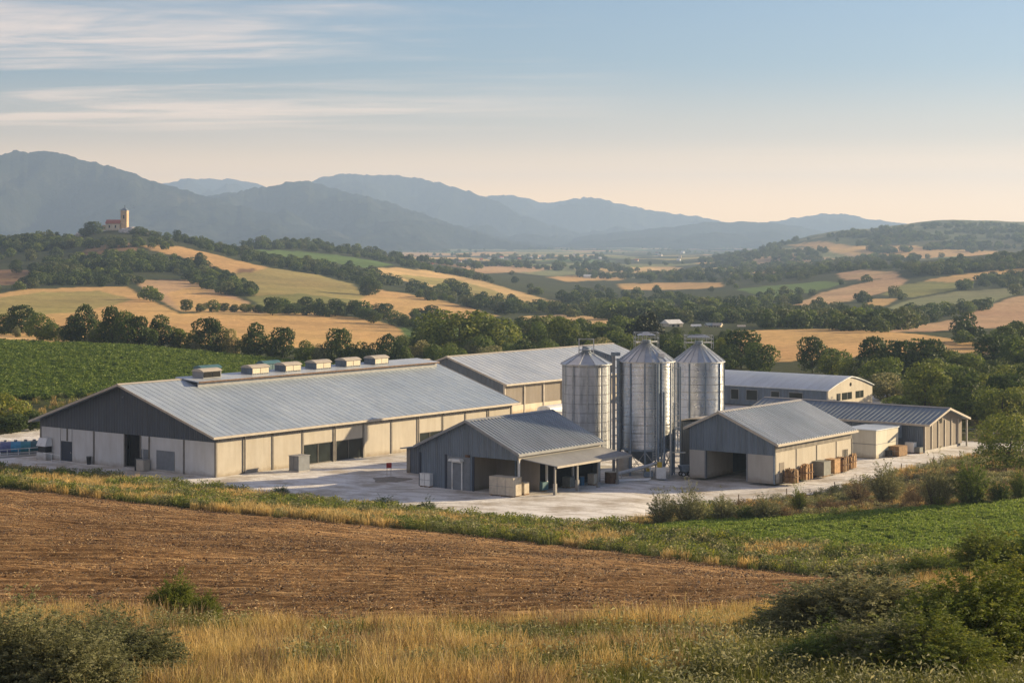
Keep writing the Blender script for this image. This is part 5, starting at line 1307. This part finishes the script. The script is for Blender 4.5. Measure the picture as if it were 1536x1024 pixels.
# ------------------------------------------------------------ shrubs that stand alone
S = [(995,789,735,58,'olive','grey-green roadside shrub, left one of the pair at the yard edge'),(1034,788,731,66,'olive','grey-green roadside shrub, right one of the pair at the yard edge'),(1086,784,739,54,'olive','rounded olive shrub right of the pair at the yard edge'),
 (1118,782,752,40,'mid','low green shrub between two olive roadside shrubs'),(1148,781,742,56,'olive','olive shrub in the middle of the roadside hedge'),(1176,779,753,36,'brown','brownish low shrub before the small upright bush'),(1198,770,729,32,'light','small upright yellow-green bush on the road bank'),
 (1240,770,742,46,'brown','dry brown shrub on the road bank'),(1290,752,716,58,'brown','brown feathery shrub left of the tall road bank bushes'),(1330,755,695,66,'olive','tall olive bush on the bank, left of the three'),(1405,762,690,66,'olive','tall olive bush on the bank, middle of the three'),
 (1457,760,681,68,'mid','tall green bush on the bank, right of the three'),(1372,760,722,44,'brown','brown shrub between the tall bank bushes'),(1500,756,716,44,'mid','green shrub beside the short track on the right'),(1532,752,700,46,'mid','green shrub at the right frame edge above the crop'),
 (640,772,748,36,'dark','low dark shrub in the verge before the workshop shed'),(420,745,727,34,'mid','low green shrub in the verge before the utility cabinet'),(575,766,745,60,'dark','wide low dark shrub in the verge below the red sign'),(700,790,770,40,'mid','low shrub in the verge left of the shed canopy'),(1000,815,797,40,'dark','low dark shrub in the verge under the roadside pair')]
for u, vb, vt, w_, k, d in S: place_px(u, vb, vt, w_, k, d, None, True)
C_ = [(30,44,905,260,'close','big silvery-olive bush in the lower left corner',None),(170,47,925,240,'close','silvery-olive bush just right of the lower left corner bush',None),(258,70,868,96,'closelight','small bright green bush at the edge of the ploughed field',None),(306,69,892,60,'closelight','low yellow-green sprig right of the small bright bush',None),
 (1290,56,855,320,'close','large grey-olive bush in the lower right foreground',None),(1190,60,915,180,'closemid','green weedy bush left of the large grey-olive bush',None),(1450,50,852,270,'closelight','yellow-green bush in the lower right corner',None),(1390,46,925,260,'closelight','dark green bush at the bottom right edge',None),(1560,52,832,270,'closelight','tall yellow-green bush cut by the right frame edge',None),
 (1400,88,835,120,'closemid','green bush behind the lower right bushes, left',None),(1490,92,800,150,'closelight','weedy green bush behind the lower right bushes, middle',None),(1570,90,790,150,'closemid','green bush behind the lower right bushes, at the frame edge',None),(1330,110,846,70,'closemid','small green bush at the end of the ploughed field',None),(1080,58,965,110,'closelight','low leafy weed clump in the dry grass near bottom right',None),(1240,47,950,210,'closemid','low dark green weeds before the large grey-olive bush',None),(1335,46.5,925,230,'close','grey-olive bush at the bottom edge between the two large right bushes',None),(1130,48,985,160,'closelight','yellowish weeds at the bottom edge, left of the right-hand bushes',None),(100,43,945,240,'close','olive undergrowth at the bottom left edge',None)]
for u, yv, vt, w_, k, d, _ in C_: place_px(u, 0, vt, w_, k, d, None, True, yfix=yv)
# ============================================================ chapel on the hill
def thing(name, label, cat, loc, rz=0., group=None): return empty(name, loc, rz, label, cat, group)
cy_ = 1492.; k_ = cy_/F; p = (X(176, cy_), cy_, float(height(X(176, cy_), cy_))+1.2)
ch = thing('hilltop_chapel', 'small chapel with red roof, cream walls and square bell tower on the left hilltop', 'chapel', (X(171, cy_), cy_, p[2]-.6), R(-8))
nv = MB().box(-5.5, 5.5, -3, 3, 0, 5.2); nv.prism_x([(-3, 5.2), (3, 5.2), (0, 7.6)], -5.5, 5.5); nv.build('nave_wall', M_CREAM, ch)
m = MB(); m.prism_x([(-3.5, 5.05), (0, 7.85), (0, 8.15), (-3.5, 5.35)], -5.9, 5.9); m.prism_x([(3.5, 5.05), (0, 7.85), (0, 8.15), (3.5, 5.35)], -5.9, 5.9); m.build('roof', M_TILE, ch)
for x in (-2.6, 2.2): MB().box(x-.55, x+.55, -3.06, -3.004, 1.9, 3.9).build('window', M_DARK, ch)
tw = MB().box(6.1, 10.9, -2.4, 2.4, 0, 15.2).build('tower', M_STONE, ch)
for z, h in ((8.8, 2.8),): MB().box(7.9, 9.1, -2.46, -2.404, z, z+h).build('belfry_window', M_DARK, tw)
MB().box(5.9, 11.1, -2.6, 2.6, 14.6, 14.9).build('cornice', M_CREAM, tw)
m = MB(); m.hexa([(5.6, -2.9, 15.2), (11.4, -2.9, 15.2), (11.4, 2.9, 15.2), (5.6, 2.9, 15.2)], [(8.3, -.2, 17.4), (8.7, -.2, 17.4), (8.7, .2, 17.4), (8.3, .2, 17.4)]); m.build('tower_roof', M_ROOFD, tw)
m = MB(); m.box(8.42, 8.58, -.08, .08, 17.3, 19.2); m.box(8.0, 9.0, -.06, .06, 18.4, 18.6); m.build('cross', M_DARK, tw)
MB().box(-8.6, -5.6, -2, 2.4, 0, 4.0).build('porch', M_STONE, ch)
ch.scale = (1.0,)*3
def rock(u, v, w, h, label, seed):
    yq = 1484.; q = (X(u, yq), yq, float(height(X(u, yq), yq))); g = np.random.default_rng(seed); bm = bmesh.new(); bmesh.ops.create_icosphere(bm, subdivisions=3, radius=1)
    for vv in bm.verts:
        n_ = float(fbm(np.array([vv.co.x*2+seed]), np.array([vv.co.y*2+vv.co.z*1.7]), 3, seed)[0]); vv.co *= .7+.7*n_; vv.co.x *= w; vv.co.y *= w*.7; vv.co.z *= h
    me = bpy.data.meshes.new('rock'); bm.to_mesh(me); bm.free(); me.materials.append(M_ROCK)
    o = obj('rock_outcrop', me); o.location = (q[0], q[1]-2, q[2]+h*.2); tag(o, label, 'rock')
rock(197, 352, 5.5, 3.6, 'pale rock outcrop just right of the chapel tower', 3)
rock(215, 355, 5., 3., 'pale rock outcrop farther right of the chapel, beside bushes', 5)
rock(186, 356, 3.5, 2.2, 'small pale rock below the chapel tower', 8)
rock(122, 357, 4., 2.6, 'pale rock outcrop left of the chapel among trees', 9)
for i, (u, vb, vt, w_) in enumerate(((140,352,334,26),(128,354,342,18),(208,352,341,22),(222,355,345,20),(235,356,349,14),(250,361,350,12),(203,360,352,12),(228,364,356,12))):
    place_px(u, vb, vt-1, w_*1.1, ('dark', 'mid')[i % 2], f'bush or tree around the hilltop chapel, {ORD[i]} of the ones planted there', 'bushes around the hilltop chapel')

# ============================================================ houses in the valley and on the slopes
def house(u, v, wpx, hpx, label, roof=M_TILE, wall=M_WHITE, deep=.8, rz=None, name='house', cat='house', group=None, arch=False):
    q = hit(u, v)[0]; k = q[1]/F; w = wpx*k; h = hpx*k; d = w*deep
    o = thing(name, label, cat, (q[0], q[1], q[2]-.5), R(rz if rz is not None else gg.uniform(-35, 35)), group)
    e = h*.58
    MB().box(-w/2, w/2, -d/2, d/2, -.5, e).build('wall', wall, o)
    m = MB()
    if arch:
        n = 8; m.prism_x([(-d/2+d*j/n, e+(h-e)*math.sin(math.pi*j/n)) for j in range(n+1)], -w/2-.2, w/2+.2)
    else: m.prism_x([(-d/2-.4, e-.1), (d/2+.4, e-.1), (0, h)], -w/2-.3, w/2+.3)
    m.build('roof', roof, o)
    if k < .5:
        for x in (-.28, .1): MB().box(x*w, x*w+.16*w, -d/2-.06, -d/2-.004, e*.35, e*.75).build('window', M_DARK, o)
    return o
VG_ = 'small houses far off in the valley'
house(1008, 490, 24, 13, 'white-roofed farm shed beyond the silo tops, the largest of the distant farm', M_WHITE, M_CREAM, .9, 28, 'farm_shed', 'shed')
house(1044, 490, 13, 6, 'long low white shed right of the largest white-roofed shed', M_WHITE, M_WHITE, .4, 5, 'farm_shed', 'shed')
house(1064, 490, 10, 8, 'blue-roofed small farmhouse of the distant farm', M_ROOFD, M_CREAM, .9, 20)
house(1076, 490, 12, 8, 'cream farmhouse with pale roof at the right end of the distant farm', M_TRIM, M_CREAM, .9, -20)
house(1112, 490, 10, 5, 'low cream building among trees right of the distant farm', M_TRIM, M_CREAM, .8, 0)
house(985, 490, 8, 6, 'small cream shed left of the largest white-roofed shed', M_TRIM, M_CREAM, .8, 10, 'farm_shed', 'shed')
house(881, 417, 11, 6, 'white house among fields in the mid valley, nearest of the valley houses', M_WHITE, M_WHITE, .6, 10)
vs = [(690,393),(700,391),(712,394),(722,391),(734,389),(742,392),(752,388),(760,391),(770,387),(779,390),(788,386),(796,388),(805,387),(815,386),(845,387),(842,390),(862,384),(900,389),(985,381),(1020,387),(1018,391),(648,397),(606,388),(618,391),(640,389),(990,384),(1024,380),(955,392)]
for i, (u, v) in enumerate(vs):
    house(u, v, gg.uniform(3.5, 6.5), gg.uniform(3, 4.5), 'tiny pale house far off on the valley floor', (M_TILE, M_TRIM, M_WHITE)[i % 3], (M_WHITE, M_CREAM)[i % 2], .8, None, 'distant_house', 'house', VG_)

# ============================================================ things in the yard
def rot(o, d): o.rotation_euler = (0, 0, d); return o
def crate(u, v, sx, sy, sz, mat, name, label, cat, group=None, rz=YAW, lid=True, bands=0, z=0.):
    x, y, _ = G(u, v, z); o = thing(name, label, cat, (x, y, z), rz, group)
    z0 = .14
    b = MB()
    for q in (-.42, 0, .42): b.box(-sx/2, sx/2, q*sy-.06, q*sy+.06, .01, .10)
    b.box(-sx/2, sx/2, -sy/2, sy/2, .102, .137); b.build('pallet', M_WOODP, o)
    body = MB().box(-sx/2+.02, sx/2-.02, -sy/2+.02, sy/2-.02, z0, sz).build('crate_body', mat, o)
    if bands:
        m = MB()
        for k in range(1, bands): 
            q = -sy/2+sy*k/bands; m.box(-sx/2+.0, -sx/2+.018, q-.02, q+.02, z0, sz); 
        m.box(-sx/2, -sx/2+.018, -sy/2+.03, sy/2-.03, (sz+z0)/2-.02, (sz+z0)/2+.02)
        m.build('strapping', M_TRIMD, body)
    if lid: MB().box(-sx/2, sx/2, -sy/2, sy/2, sz+.002, sz+.05).build('lid', mat, body)
    return o
# pale cartons in front of the shed bay
crate(758, 743, 1.5, 3.4, 2.05, M_CARD, 'carton_stack', 'large stack of pale cartons strapped side by side before the shed bay', 'stack', bands=3)
crate(785.5, 741.5, .9, .9, 1.35, M_CARD, 'carton', 'single pale carton just right of the shed corner post', 'carton')
crate(641.5, 729.5, 1.1, 1.5, 1.5, M_WHITE, 'white_bin', 'white plastic bulk bin against the blue-grey shed gable', 'bin', bands=2)
crate(812, 736, 1.1, 1.2, 1.0, M_TEAL, 'storage_bin', 'dark teal bin in the shade under the shed canopy', 'bin')
crate(853, 731, 1.0, 1.1, 1.2, M_CRATE, 'storage_bin', 'grey bin under the middle of the shed canopy', 'bin')
crate(889, 727, .8, .9, 1.25, M_CARD, 'carton', 'pale carton standing by the third canopy post', 'carton')
def drum(u, v, r, h, mat, label, name='drum'):
    x, y, _ = G(u, v); o = thing(name, label, 'drum', (x, y, 0))
    b = MB().cyl((0, 0), r, .0, h, 24).build('drum_body', mat, o, True)
    MB().cyl((0, 0), r+.02, h*.32, h*.35, 24).build('hoop', mat, b); MB().cyl((0, 0), r+.02, h*.65, h*.68, 24).build('hoop', mat, b)
    MB().cyl((0, 0), r*.97, h+.002, h+.03, 24).build('lid', M_TRIMD, b)
drum(917, 724, .75, 1.25, M_RUST, 'rusty brown round drum at the far end of the canopy')
drum(872, 727, .35, .95, M_BLUE, 'blue drum in the shade under the canopy')
drum(838, 729, .4, 1.0, M_RUST, 'dark rusty drum under the canopy, left of the others')
drum(826, 731, .32, .9, M_TEAL, 'teal drum deep under the canopy, beside the bins')
# small tractor parked in the open bay
tx, ty, _ = G(848, 722); tr = thing('tractor', 'small blue tractor parked in deep shade under the shed canopy', 'tractor', (tx, ty, 0), YAW)
MB().box(-.9, 1.2, -.38, .38, .6, 1.25).build('bonnet', M_BLUE, tr)
c_ = MB(); [c_.box(x, x+.07, y, y+.07, 1.2, 2.2) for x in (-1.5, -.6) for y in (-.5, .43)]; c_.box(-1.6, -.45, -.6, .6, 2.2, 2.28); c_.build('cab_frame', M_BLACK, tr)
MB().box(-1.5, -.8, -.3, .3, .8, 1.15).build('seat', M_BLACK, tr)
def wheel(parent, x, y, r, w, mat=None):
    m = MB(); n = 20; i0 = 0
    A = [2*math.pi*k/n for k in range(n)]
    m.hexa([(x+r*math.cos(a), y-w/2, r+r*math.sin(a)) for a in A], [(x+r*math.cos(a), y+w/2, r+r*math.sin(a)) for a in A])
    o = m.build('wheel', M_BLACK, parent, True)
    m = MB(); m.hexa([(x+r*.55*math.cos(a), y-w/2-.02, r+r*.55*math.sin(a)) for a in A], [(x+r*.55*math.cos(a), y+w/2+.02, r+r*.55*math.sin(a)) for a in A])
    m.build('rim', mat or M_GALV, o); return o
for y in (-.62, .62): wheel(tr, -1.1, y, .72, .32); wheel(tr, .95, y, .42, .24)
# utility cabinet in the middle of the yard, red sign, dark drain patch
x, y, _ = G(449, 706); cb_ = thing('utility_cabinet', 'grey metal utility cabinet alone on the yard before the long barn', 'cabinet', (x, y, 0), YAW)
MB().box(-1.0, 1.0, -.85, .85, .0, .12).build('base', M_CONC, cb_); bd = MB().box(-.95, .95, -.8, .8, .122, 1.85).build('cabinet_body', M_GREYD, cb_)
MB().box(-1.02, 1.02, -.87, .87, 1.852, 1.93).build('lid', M_TRIMD, bd)
m = MB(); m.box(-.985, -.953, -.7, -.03, .25, 1.75); m.build('door', M_GREYD, bd); m = MB(); m.box(-.985, -.953, .03, .7, .25, 1.75); m.build('door', M_GREYD, bd)
x, y, _ = G(583.5, 716); sg_ = thing('warning_sign', 'small red sign on two thin legs standing on the open yard', 'sign', (x, y, 0), R(15))
MB().box(-.31, .31, -.03, .03, 1.12, 1.75).build('sign_board', M_RED, sg_)
for q in (-.26, .22): MB().box(q, q+.05, .032, .07, 0, 1.7).build('leg', M_TRIM, sg_)
x, y, _ = G(585, 719); dm = bmesh.new(); 
vs_ = [dm.verts.new((math.cos(a)*(2.2+.5*math.sin(a*3+1))*1.0, math.sin(a)*(2.6+.4*math.sin(a*5)), .006)) for a in [2*math.pi*k/28 for k in range(28)]]; dm.faces.new(vs_)
me = bpy.data.meshes.new('damp_patch'); dm.to_mesh(me); dm.free(); me.materials.append(simple('damp_gravel', (.22, .19, .15), .8, var=.3, nscale=2)); o = obj('damp_patch', me); o.location = (x, y, .0); tag(o, kind='structure')
# along the front gable of the long barn
def on_barn(t_, s_=-.9): v = Vector(barn.location)+WV*t_+LV*s_; return (v.x, v.y, 0)
tA = s_at(222, o_b := G(323, 716), WV)
gb = thing('gas_cabinet', 'pale metal box unit with flue pipe beside the main door of the barn gable', 'cabinet', on_barn(tA, -.8), YAW)
MB().box(-.5, .5, -.65, .65, .06, 1.35).build('cabinet_body', M_TRIM, gb); MB().box(-.53, .53, -.68, .68, 1.353, 1.42).build('lid', M_TRIMD, gb); MB().box(.2, .32, .2, .32, 1.42, 2.6).build('pipe', M_GALV, gb); MB().box(-.5, .5, .7, .95, .0, 1.5).build('side_panel', M_BLACK, gb)
bn = thing('waste_bin', 'small dark waste bin against the barn gable left of the main door', 'bin', on_barn(s_at(138, o_b, WV), -.5), YAW)
MB().cyl((0, 0), .24, 0, .95, 14, .32).build('bin_body', M_BLACK, bn); MB().cyl((0, 0), .35, .952, 1.02, 14).build('lid', M_TRIMD, bn)
wu = thing('wash_unit', 'white hooded wash unit with low rail at the left end of the barn gable', 'wash unit', on_barn(s_at(73, o_b, WV), -.7), YAW)
MB().hexa([(-.6, -.9, 1.75), (.6, -.9, 1.75), (.6, .9, 1.75), (-.6, .9, 1.75)], [(-.1, -.7, 2.75), (.6, -.7, 2.75), (.6, .9, 2.75), (-.1, .9, 2.75)]).build('hood', M_WHITE, wu)
MB().box(-.4, .6, -.7, .7, 1.0, 1.7).build('machine_body', M_BLACK, wu); MB().box(-.5, .6, -.9, .9, .0, .95).build('tank', M_PANELS, wu)
rl = MB(); rl.bar((-.9, -4.2, .9), (-.9, -.9, 1.05), .06); rl.bar((-.9, -4.2, 0), (-.9, -4.2, .92), .06); rl.bar((-.9, -2.5, 0), (-.9, -2.5, .97), .06); rl.build('rail', M_WHITE, wu)
# blue tanks behind a white rail, far left
TK = [(-22,'dark blue'),(4,'pale violet-blue'),(19,'bright blue'),(34,'teal'),(47,'dark teal'),(58,'pale grey-blue')]
for i, (u, c) in enumerate(TK):
    x, y, _ = G(u, 684-i*.4); tk = thing('water_tank', f'{c} rounded tank behind the white rail left of the long barn', 'tank', (x, y+1.5, 0), R(10))
    m = MB(); n = 12; A = [math.pi*2*k/n for k in range(n)]
    rr2 = .8; m.hexa([(-.55*1.25, .0+rr2*math.cos(a), 1.0+rr2*.9*math.sin(a)) for a in A], [(.55*1.25, rr2*math.cos(a), 1.0+rr2*.9*math.sin(a)) for a in A])
    col_ = {'dark blue': (.02, .06, .14), 'pale violet-blue': (.10, .12, .26), 'bright blue': (.04, .24, .42), 'teal': (.03, .20, .26), 'dark teal': (.02, .10, .13), 'pale grey-blue': (.25, .33, .38)}[c]
    tb = m.build('tank_body', simple('tank_'+c.replace(' ', '_').replace('-', '_'), col_, .4, var=.3, nscale=3), tk, True)
    MB().cyl((0, 0), .22, 1.65, 1.9, 12).build('cap', M_TRIMD, tb); MB().box(-.6, .6, -.5, .5, 0, .25).build('cradle', M_TRIMD, tk)
x0, y0, _ = G(-40, 690); x1, y1, _ = G(60, 682.5)
fr = thing('white_rail_fence', 'low white rail fence before the blue tanks at the left edge', 'fence', (x0, y0, 0), math.atan2(y1-y0, x1-x0)); Lr = math.hypot(x1-x0, y1-y0)
MB().box(0, Lr, -.03, .03, 1.0, 1.08).build('rail', M_WHITE, fr); MB().box(0, Lr, -.03, .03, .5, .56).build('rail', M_WHITE, fr); MB().box(0, Lr, -.2, .12, 0, .22).build('kerb', M_CONC, fr)
for k in range(7): MB().box(k*Lr/6.01, k*Lr/6.01+.07, -.035, .035, .22, 1.0).build('post', M_WHITE, fr)
# bundles and crates along the storage barn's sunny wall
def bundle(u, v, w, d, h, label, seed):
    x, y, _ = G(u, v); o = thing('timber_bundle', label, 'timber bundle', (x, y, 0), YAW4+R(gg.uniform(-8, 8)), 'timber bundles along the storage barn')
    g = random.Random(seed); m = MB(); n = 70
    for k in range(n):
        a = g.uniform(-w/2, w/2); b = g.uniform(-d/2, d/2); hh = h*g.uniform(.72, 1.02); s_ = g.uniform(.035, .10)
        m.hexa([(a-s_, b-s_, 0), (a+s_, b-s_, 0), (a+s_, b+s_, 0), (a-s_, b+s_, 0)], [(a-s_*.8+g.uniform(-.12, .12), b-s_*.8, hh), (a+s_*.8+.05, b-s_*.8, hh), (a+s_*.8+.05, b+s_*.8, hh), (a-s_*.8, b+s_*.8, hh)])
    b_ = m.build('timber_pieces', M_WOODP if seed % 2 else M_WOODL, o); tag(b_, None)
    MB().box(-w/2*.8, w/2*.8, -d/2*.8, d/2*.8, 0, h*.7).build('core_stack', M_WOODP, o)
    MB().box(-w/2-.12, w/2+.12, -d/2-.12, d/2+.12, h*.45, h*.49).build('strap', M_RUST, o)
M_WOODL = simple('weathered_timber', (.38, .23, .11), .85, var=.35, nscale=3, bump=.6)
bundle(1187, 724, 1.3, 1.3, 1.65, 'ragged brown timber bundle nearest the corner of the storage barn', 3)
bundle(1207, 718, 1.5, 1.3, 1.75, 'orange-brown timber bundle, second from the storage barn corner', 4)
crate(1231, 713.5, 1.8, 1.8, 1.75, M_CRATE, 'grey_crate', 'large grey-green crate, the squarest box by the storage barn wall', 'crate', rz=YAW4)
crate(1248, 709.5, 1.5, 1.5, 1.7, M_WOODL, 'wooden_crate', 'brownish crate just beyond the grey-green crate', 'crate', rz=YAW4)
crate(1220, 707, 1.1, 1.1, 1.4, M_WOODP, 'wooden_crate', 'dark wooden crate against the wall behind the grey-green crate', 'crate', rz=YAW4)
bundle(1262, 706, 1.4, 1.3, 1.75, 'brown timber bundle beyond the two square crates', 7)
bundle(1274, 701.5, 1.3, 1.2, 1.8, 'timber bundle farthest along the storage barn wall', 8)
# between the white store and the low barn
crate(1345, 683, 2.4, 1.9, 1.25, M_WOODP, 'pallet_pile', 'low pile of weathered timber pallets beside the white store', 'pile', bands=3)
crate(1366, 679, .9, 1.3, 1.35, M_WHITE, 'white_bin', 'white upright bin beside the pallet pile at the low barn', 'bin')
crate(1377, 679.5, 1.0, 1.0, .75, M_CRATE, 'grey_crate', 'small grey crate at the near corner of the low barn', 'crate')
crate(1333, 685, .7, .7, .8, M_BLACK, 'black_box', 'small black box between the white store and the pallet pile', 'box')
crate(1431, 665.5, 1.6, 1.0, .7, M_WHITE, 'white_crate', 'low white crate at the far corner of the low barn', 'crate')
# machinery at the feet of the silos
x, y, _ = G(991, 717); cbx = thing('control_box', 'white control box with yellow top at the foot of the middle silo', 'box', (x, y, 0), R(5))
MB().box(-.55, .55, -.4, .4, .0, 1.3).build('box_body', M_WHITE, cbx); MB().box(-.4, .1, -.3, .3, 1.302, 1.9).build('motor', M_YEL, cbx); MB().bar((.2, 0, 1.3), (.35, 0, 3.0), .09).build('conduit', M_GALV, cbx)
au = thing('auger_conveyor', 'galvanised auger tube sloping between the silo legs', 'conveyor', (X(955, 229), 229, 0))
MB().bar((-3.2, -.5, .35), (2.6, .8, 1.7), .30, n=10).build('auger_tube', M_GALV, au); MB().box(-3.6, -2.7, -.9, -.1, .0, .65).build('motor', M_STEELB, au)
for xx, zz2 in ((-1.8, .7), (1.6, 1.45)): MB().bar((xx, 0, 0), (xx, 0, zz2), .08).build('stand', M_GALV, au)
MB().bar((2.6, .8, 1.7), (2.6, .8, .3), .14, n=8).build('drop_pipe', M_GALV, au)
h1 = thing('pipe_bundle', 'low white pipes lying on the ground between canopy and silos', 'pipes', (X(945, 226), 226, 0), R(12))
for k in range(4): MB().bar((-2, k*.25, .1), (2.2+.2*k, k*.25+.3, .1+.04*(k % 2)), .13, n=8).build('pipe', M_WHITE, h1)
wk = thing('wheeled_hopper', 'small wheeled steel hopper right of the middle silo legs', 'hopper', (X(1027, 231), 231, 0), R(20))
MB().hexa([(-.35, -.3, .5), (.35, -.3, .5), (.35, .3, .5), (-.35, .3, .5)], [(-.7, -.55, 1.3), (.7, -.55, 1.3), (.7, .55, 1.3), (-.7, .55, 1.3)]).build('hopper_bin', M_STEELB, wk)
wheel(wk, -.35, -.4, .28, .12); wheel(wk, -.35, .4, .28, .12); wheel(wk, .4, -.4, .28, .12); wheel(wk, .4, .4, .28, .12)
MB().bar((.5, 0, .9), (1.3, 0, 1.2), .05).build('handle', M_GALV, wk)
pm = thing('pump_set', 'blue-grey pump with bent pipes under the middle silo', 'pump', (X(973, 230), 230, 0))
MB().box(-.6, .5, -.4, .4, .1, .7).build('pump_body', M_STEELB, pm); MB().bar((.5, 0, .4), (1.4, 0, .4), .16, n=8).build('pipe', M_GALV, pm); MB().bar((1.4, 0, .35), (1.4, 0, 2.2), .16, n=8).build('pipe', M_GALV, pm); MB().box(-.3, .1, -.2, .2, .702, 1.05).build('motor', M_YEL, pm)
tk = thing('grey_tank', 'upright grey water tank at the left silo foot behind the canopy', 'tank', (X(936, 232), 232, 0))
MB().cyl((0, 0), .75, 0, 2.4, 24).build('tank_body', M_TRIM, tk, True); MB().cyl((0, 0), .76, 2.402, 2.7, 24, .2).build('lid', M_TRIMD, tk)
# goods and vehicles behind the workshop shed
cw = thing('loading_store', 'low cream store building with flat pale roof behind the workshop shed', 'store', (X(805, 268), 268, 0), YAW)
MB().box(-4, 8, 0, 5, 0, 3.3).build('wall', M_CREAM, cw); MB().box(-4.2, 8.2, -.2, 5.2, 3.303, 3.5).build('roof', M_TRIM, cw); MB().box(0, 2.2, -.05, -.004, 0, 2.6).build('door', M_GREYD, cw)
tk_ = thing('truck', 'white rounded-roof truck parked before the rear barn', 'truck', (X(822, 286), 286, 0), YAW)
n = 8; P = [(-1.25, .9), (1.25, .9), (1.25, 2.9)]+[(1.25*math.cos(math.pi*k/n), 2.9+.55*math.sin(math.pi*k/n)) for k in range(1, n)]+[(-1.25, 2.9)]
MB().prism_x(P, -1, 7.2).build('truck_body', M_WHITE, tk_); cbn = MB().hexa([(-3, -1.2, .6), (-1.05, -1.2, .6), (-1.05, 1.2, .6), (-3, 1.2, .6)], [(-2.7, -1.1, 2.7), (-1.05, -1.1, 2.7), (-1.05, 1.1, 2.7), (-2.7, 1.1, 2.7)]).build('cab', M_BLUE, tk_)
MB().hexa([(-2.98, -1.0, 1.7), (-2.9, -1.0, 1.7), (-2.9, 1.0, 1.7), (-2.98, 1.0, 1.7)], [(-2.82, -.95, 2.5), (-2.72, -.95, 2.5), (-2.72, .95, 2.5), (-2.82, .95, 2.5)]).build('windscreen', M_GLASS, cbn)
for xx in (-2.2, .5, 5.6):
    for yy in (-1.1, 1.1): wheel(tk_, xx, yy, .48, .3)
cr = thing('dark_van', 'dark blue van beside the truck behind the left silo', 'van', (X(836, 276), 276, 0), YAW)
MB().hexa([(-2.4, -.9, .35), (2.4, -.9, .35), (2.4, .9, .35), (-2.4, .9, .35)], [(-1.3, -.8, 1.95), (2.3, -.8, 1.95), (2.3, .8, 1.95), (-1.3, .8, 1.95)]).build('van_body', M_NAVY, cr)
MB().box(-.9, 1.9, -.91, -.87, 1.1, 1.7).build('window', M_GLASS, cr)
for xx in (-1.5, 1.6):
    for yy in (-.85, .85): wheel(cr, xx, yy, .34, .22)
# fences
def wire_fence(pts, h, label, step=4.5, mat=None, wires=(.35, .7, 1.0)):
    P3 = []
    for u, v in pts: q = hit(u, v)[0]; P3.append(Vector(q))
    o = thing('wire_fence', label, 'fence', P3[0]); b = P3[0]; n_ = 0
    posts = [P3[0]]
    for a, c in zip(P3[:-1], P3[1:]):
        m_ = max(1, int((c-a).length/step))
        for k in range(1, m_+1): posts.append(a.lerp(c, k/m_))
    for k in range(len(posts)): posts[k] = Vector((posts[k].x, posts[k].y, float(height(posts[k].x, posts[k].y))))
    for q in posts: MB().bar(q-b+Vector((0, 0, -.2)), q-b+Vector((0, 0, h)), .09).build('post', mat or M_WOODP, o)
    for z in wires:
        m = MB()
        for a, c in zip(posts[:-1], posts[1:]): m.bar(a-b+Vector((0, 0, z*h/1.1)), c-b+Vector((0, 0, z*h/1.1)), .022)
        m.build('wire', M_GALV, o)
wire_fence([(1108,757),(1180,748),(1252,738),(1290,728),(1352,709),(1400,699),(1440,690),(1475,684)], 1.15, 'thin post and wire fence along the outer edge of the farm road')
wire_fence([(1440,657),(1490,657),(1540,656)], 1.3, 'pale rail fence beyond the road, right of the low barn', 3.2, M_TRIM, (.6, 1.1))
wire_fence([(205,727),(250,733),(290,737)], .9, 'short stretch of thin wire fence in the verge before the barn gable', 3.5)
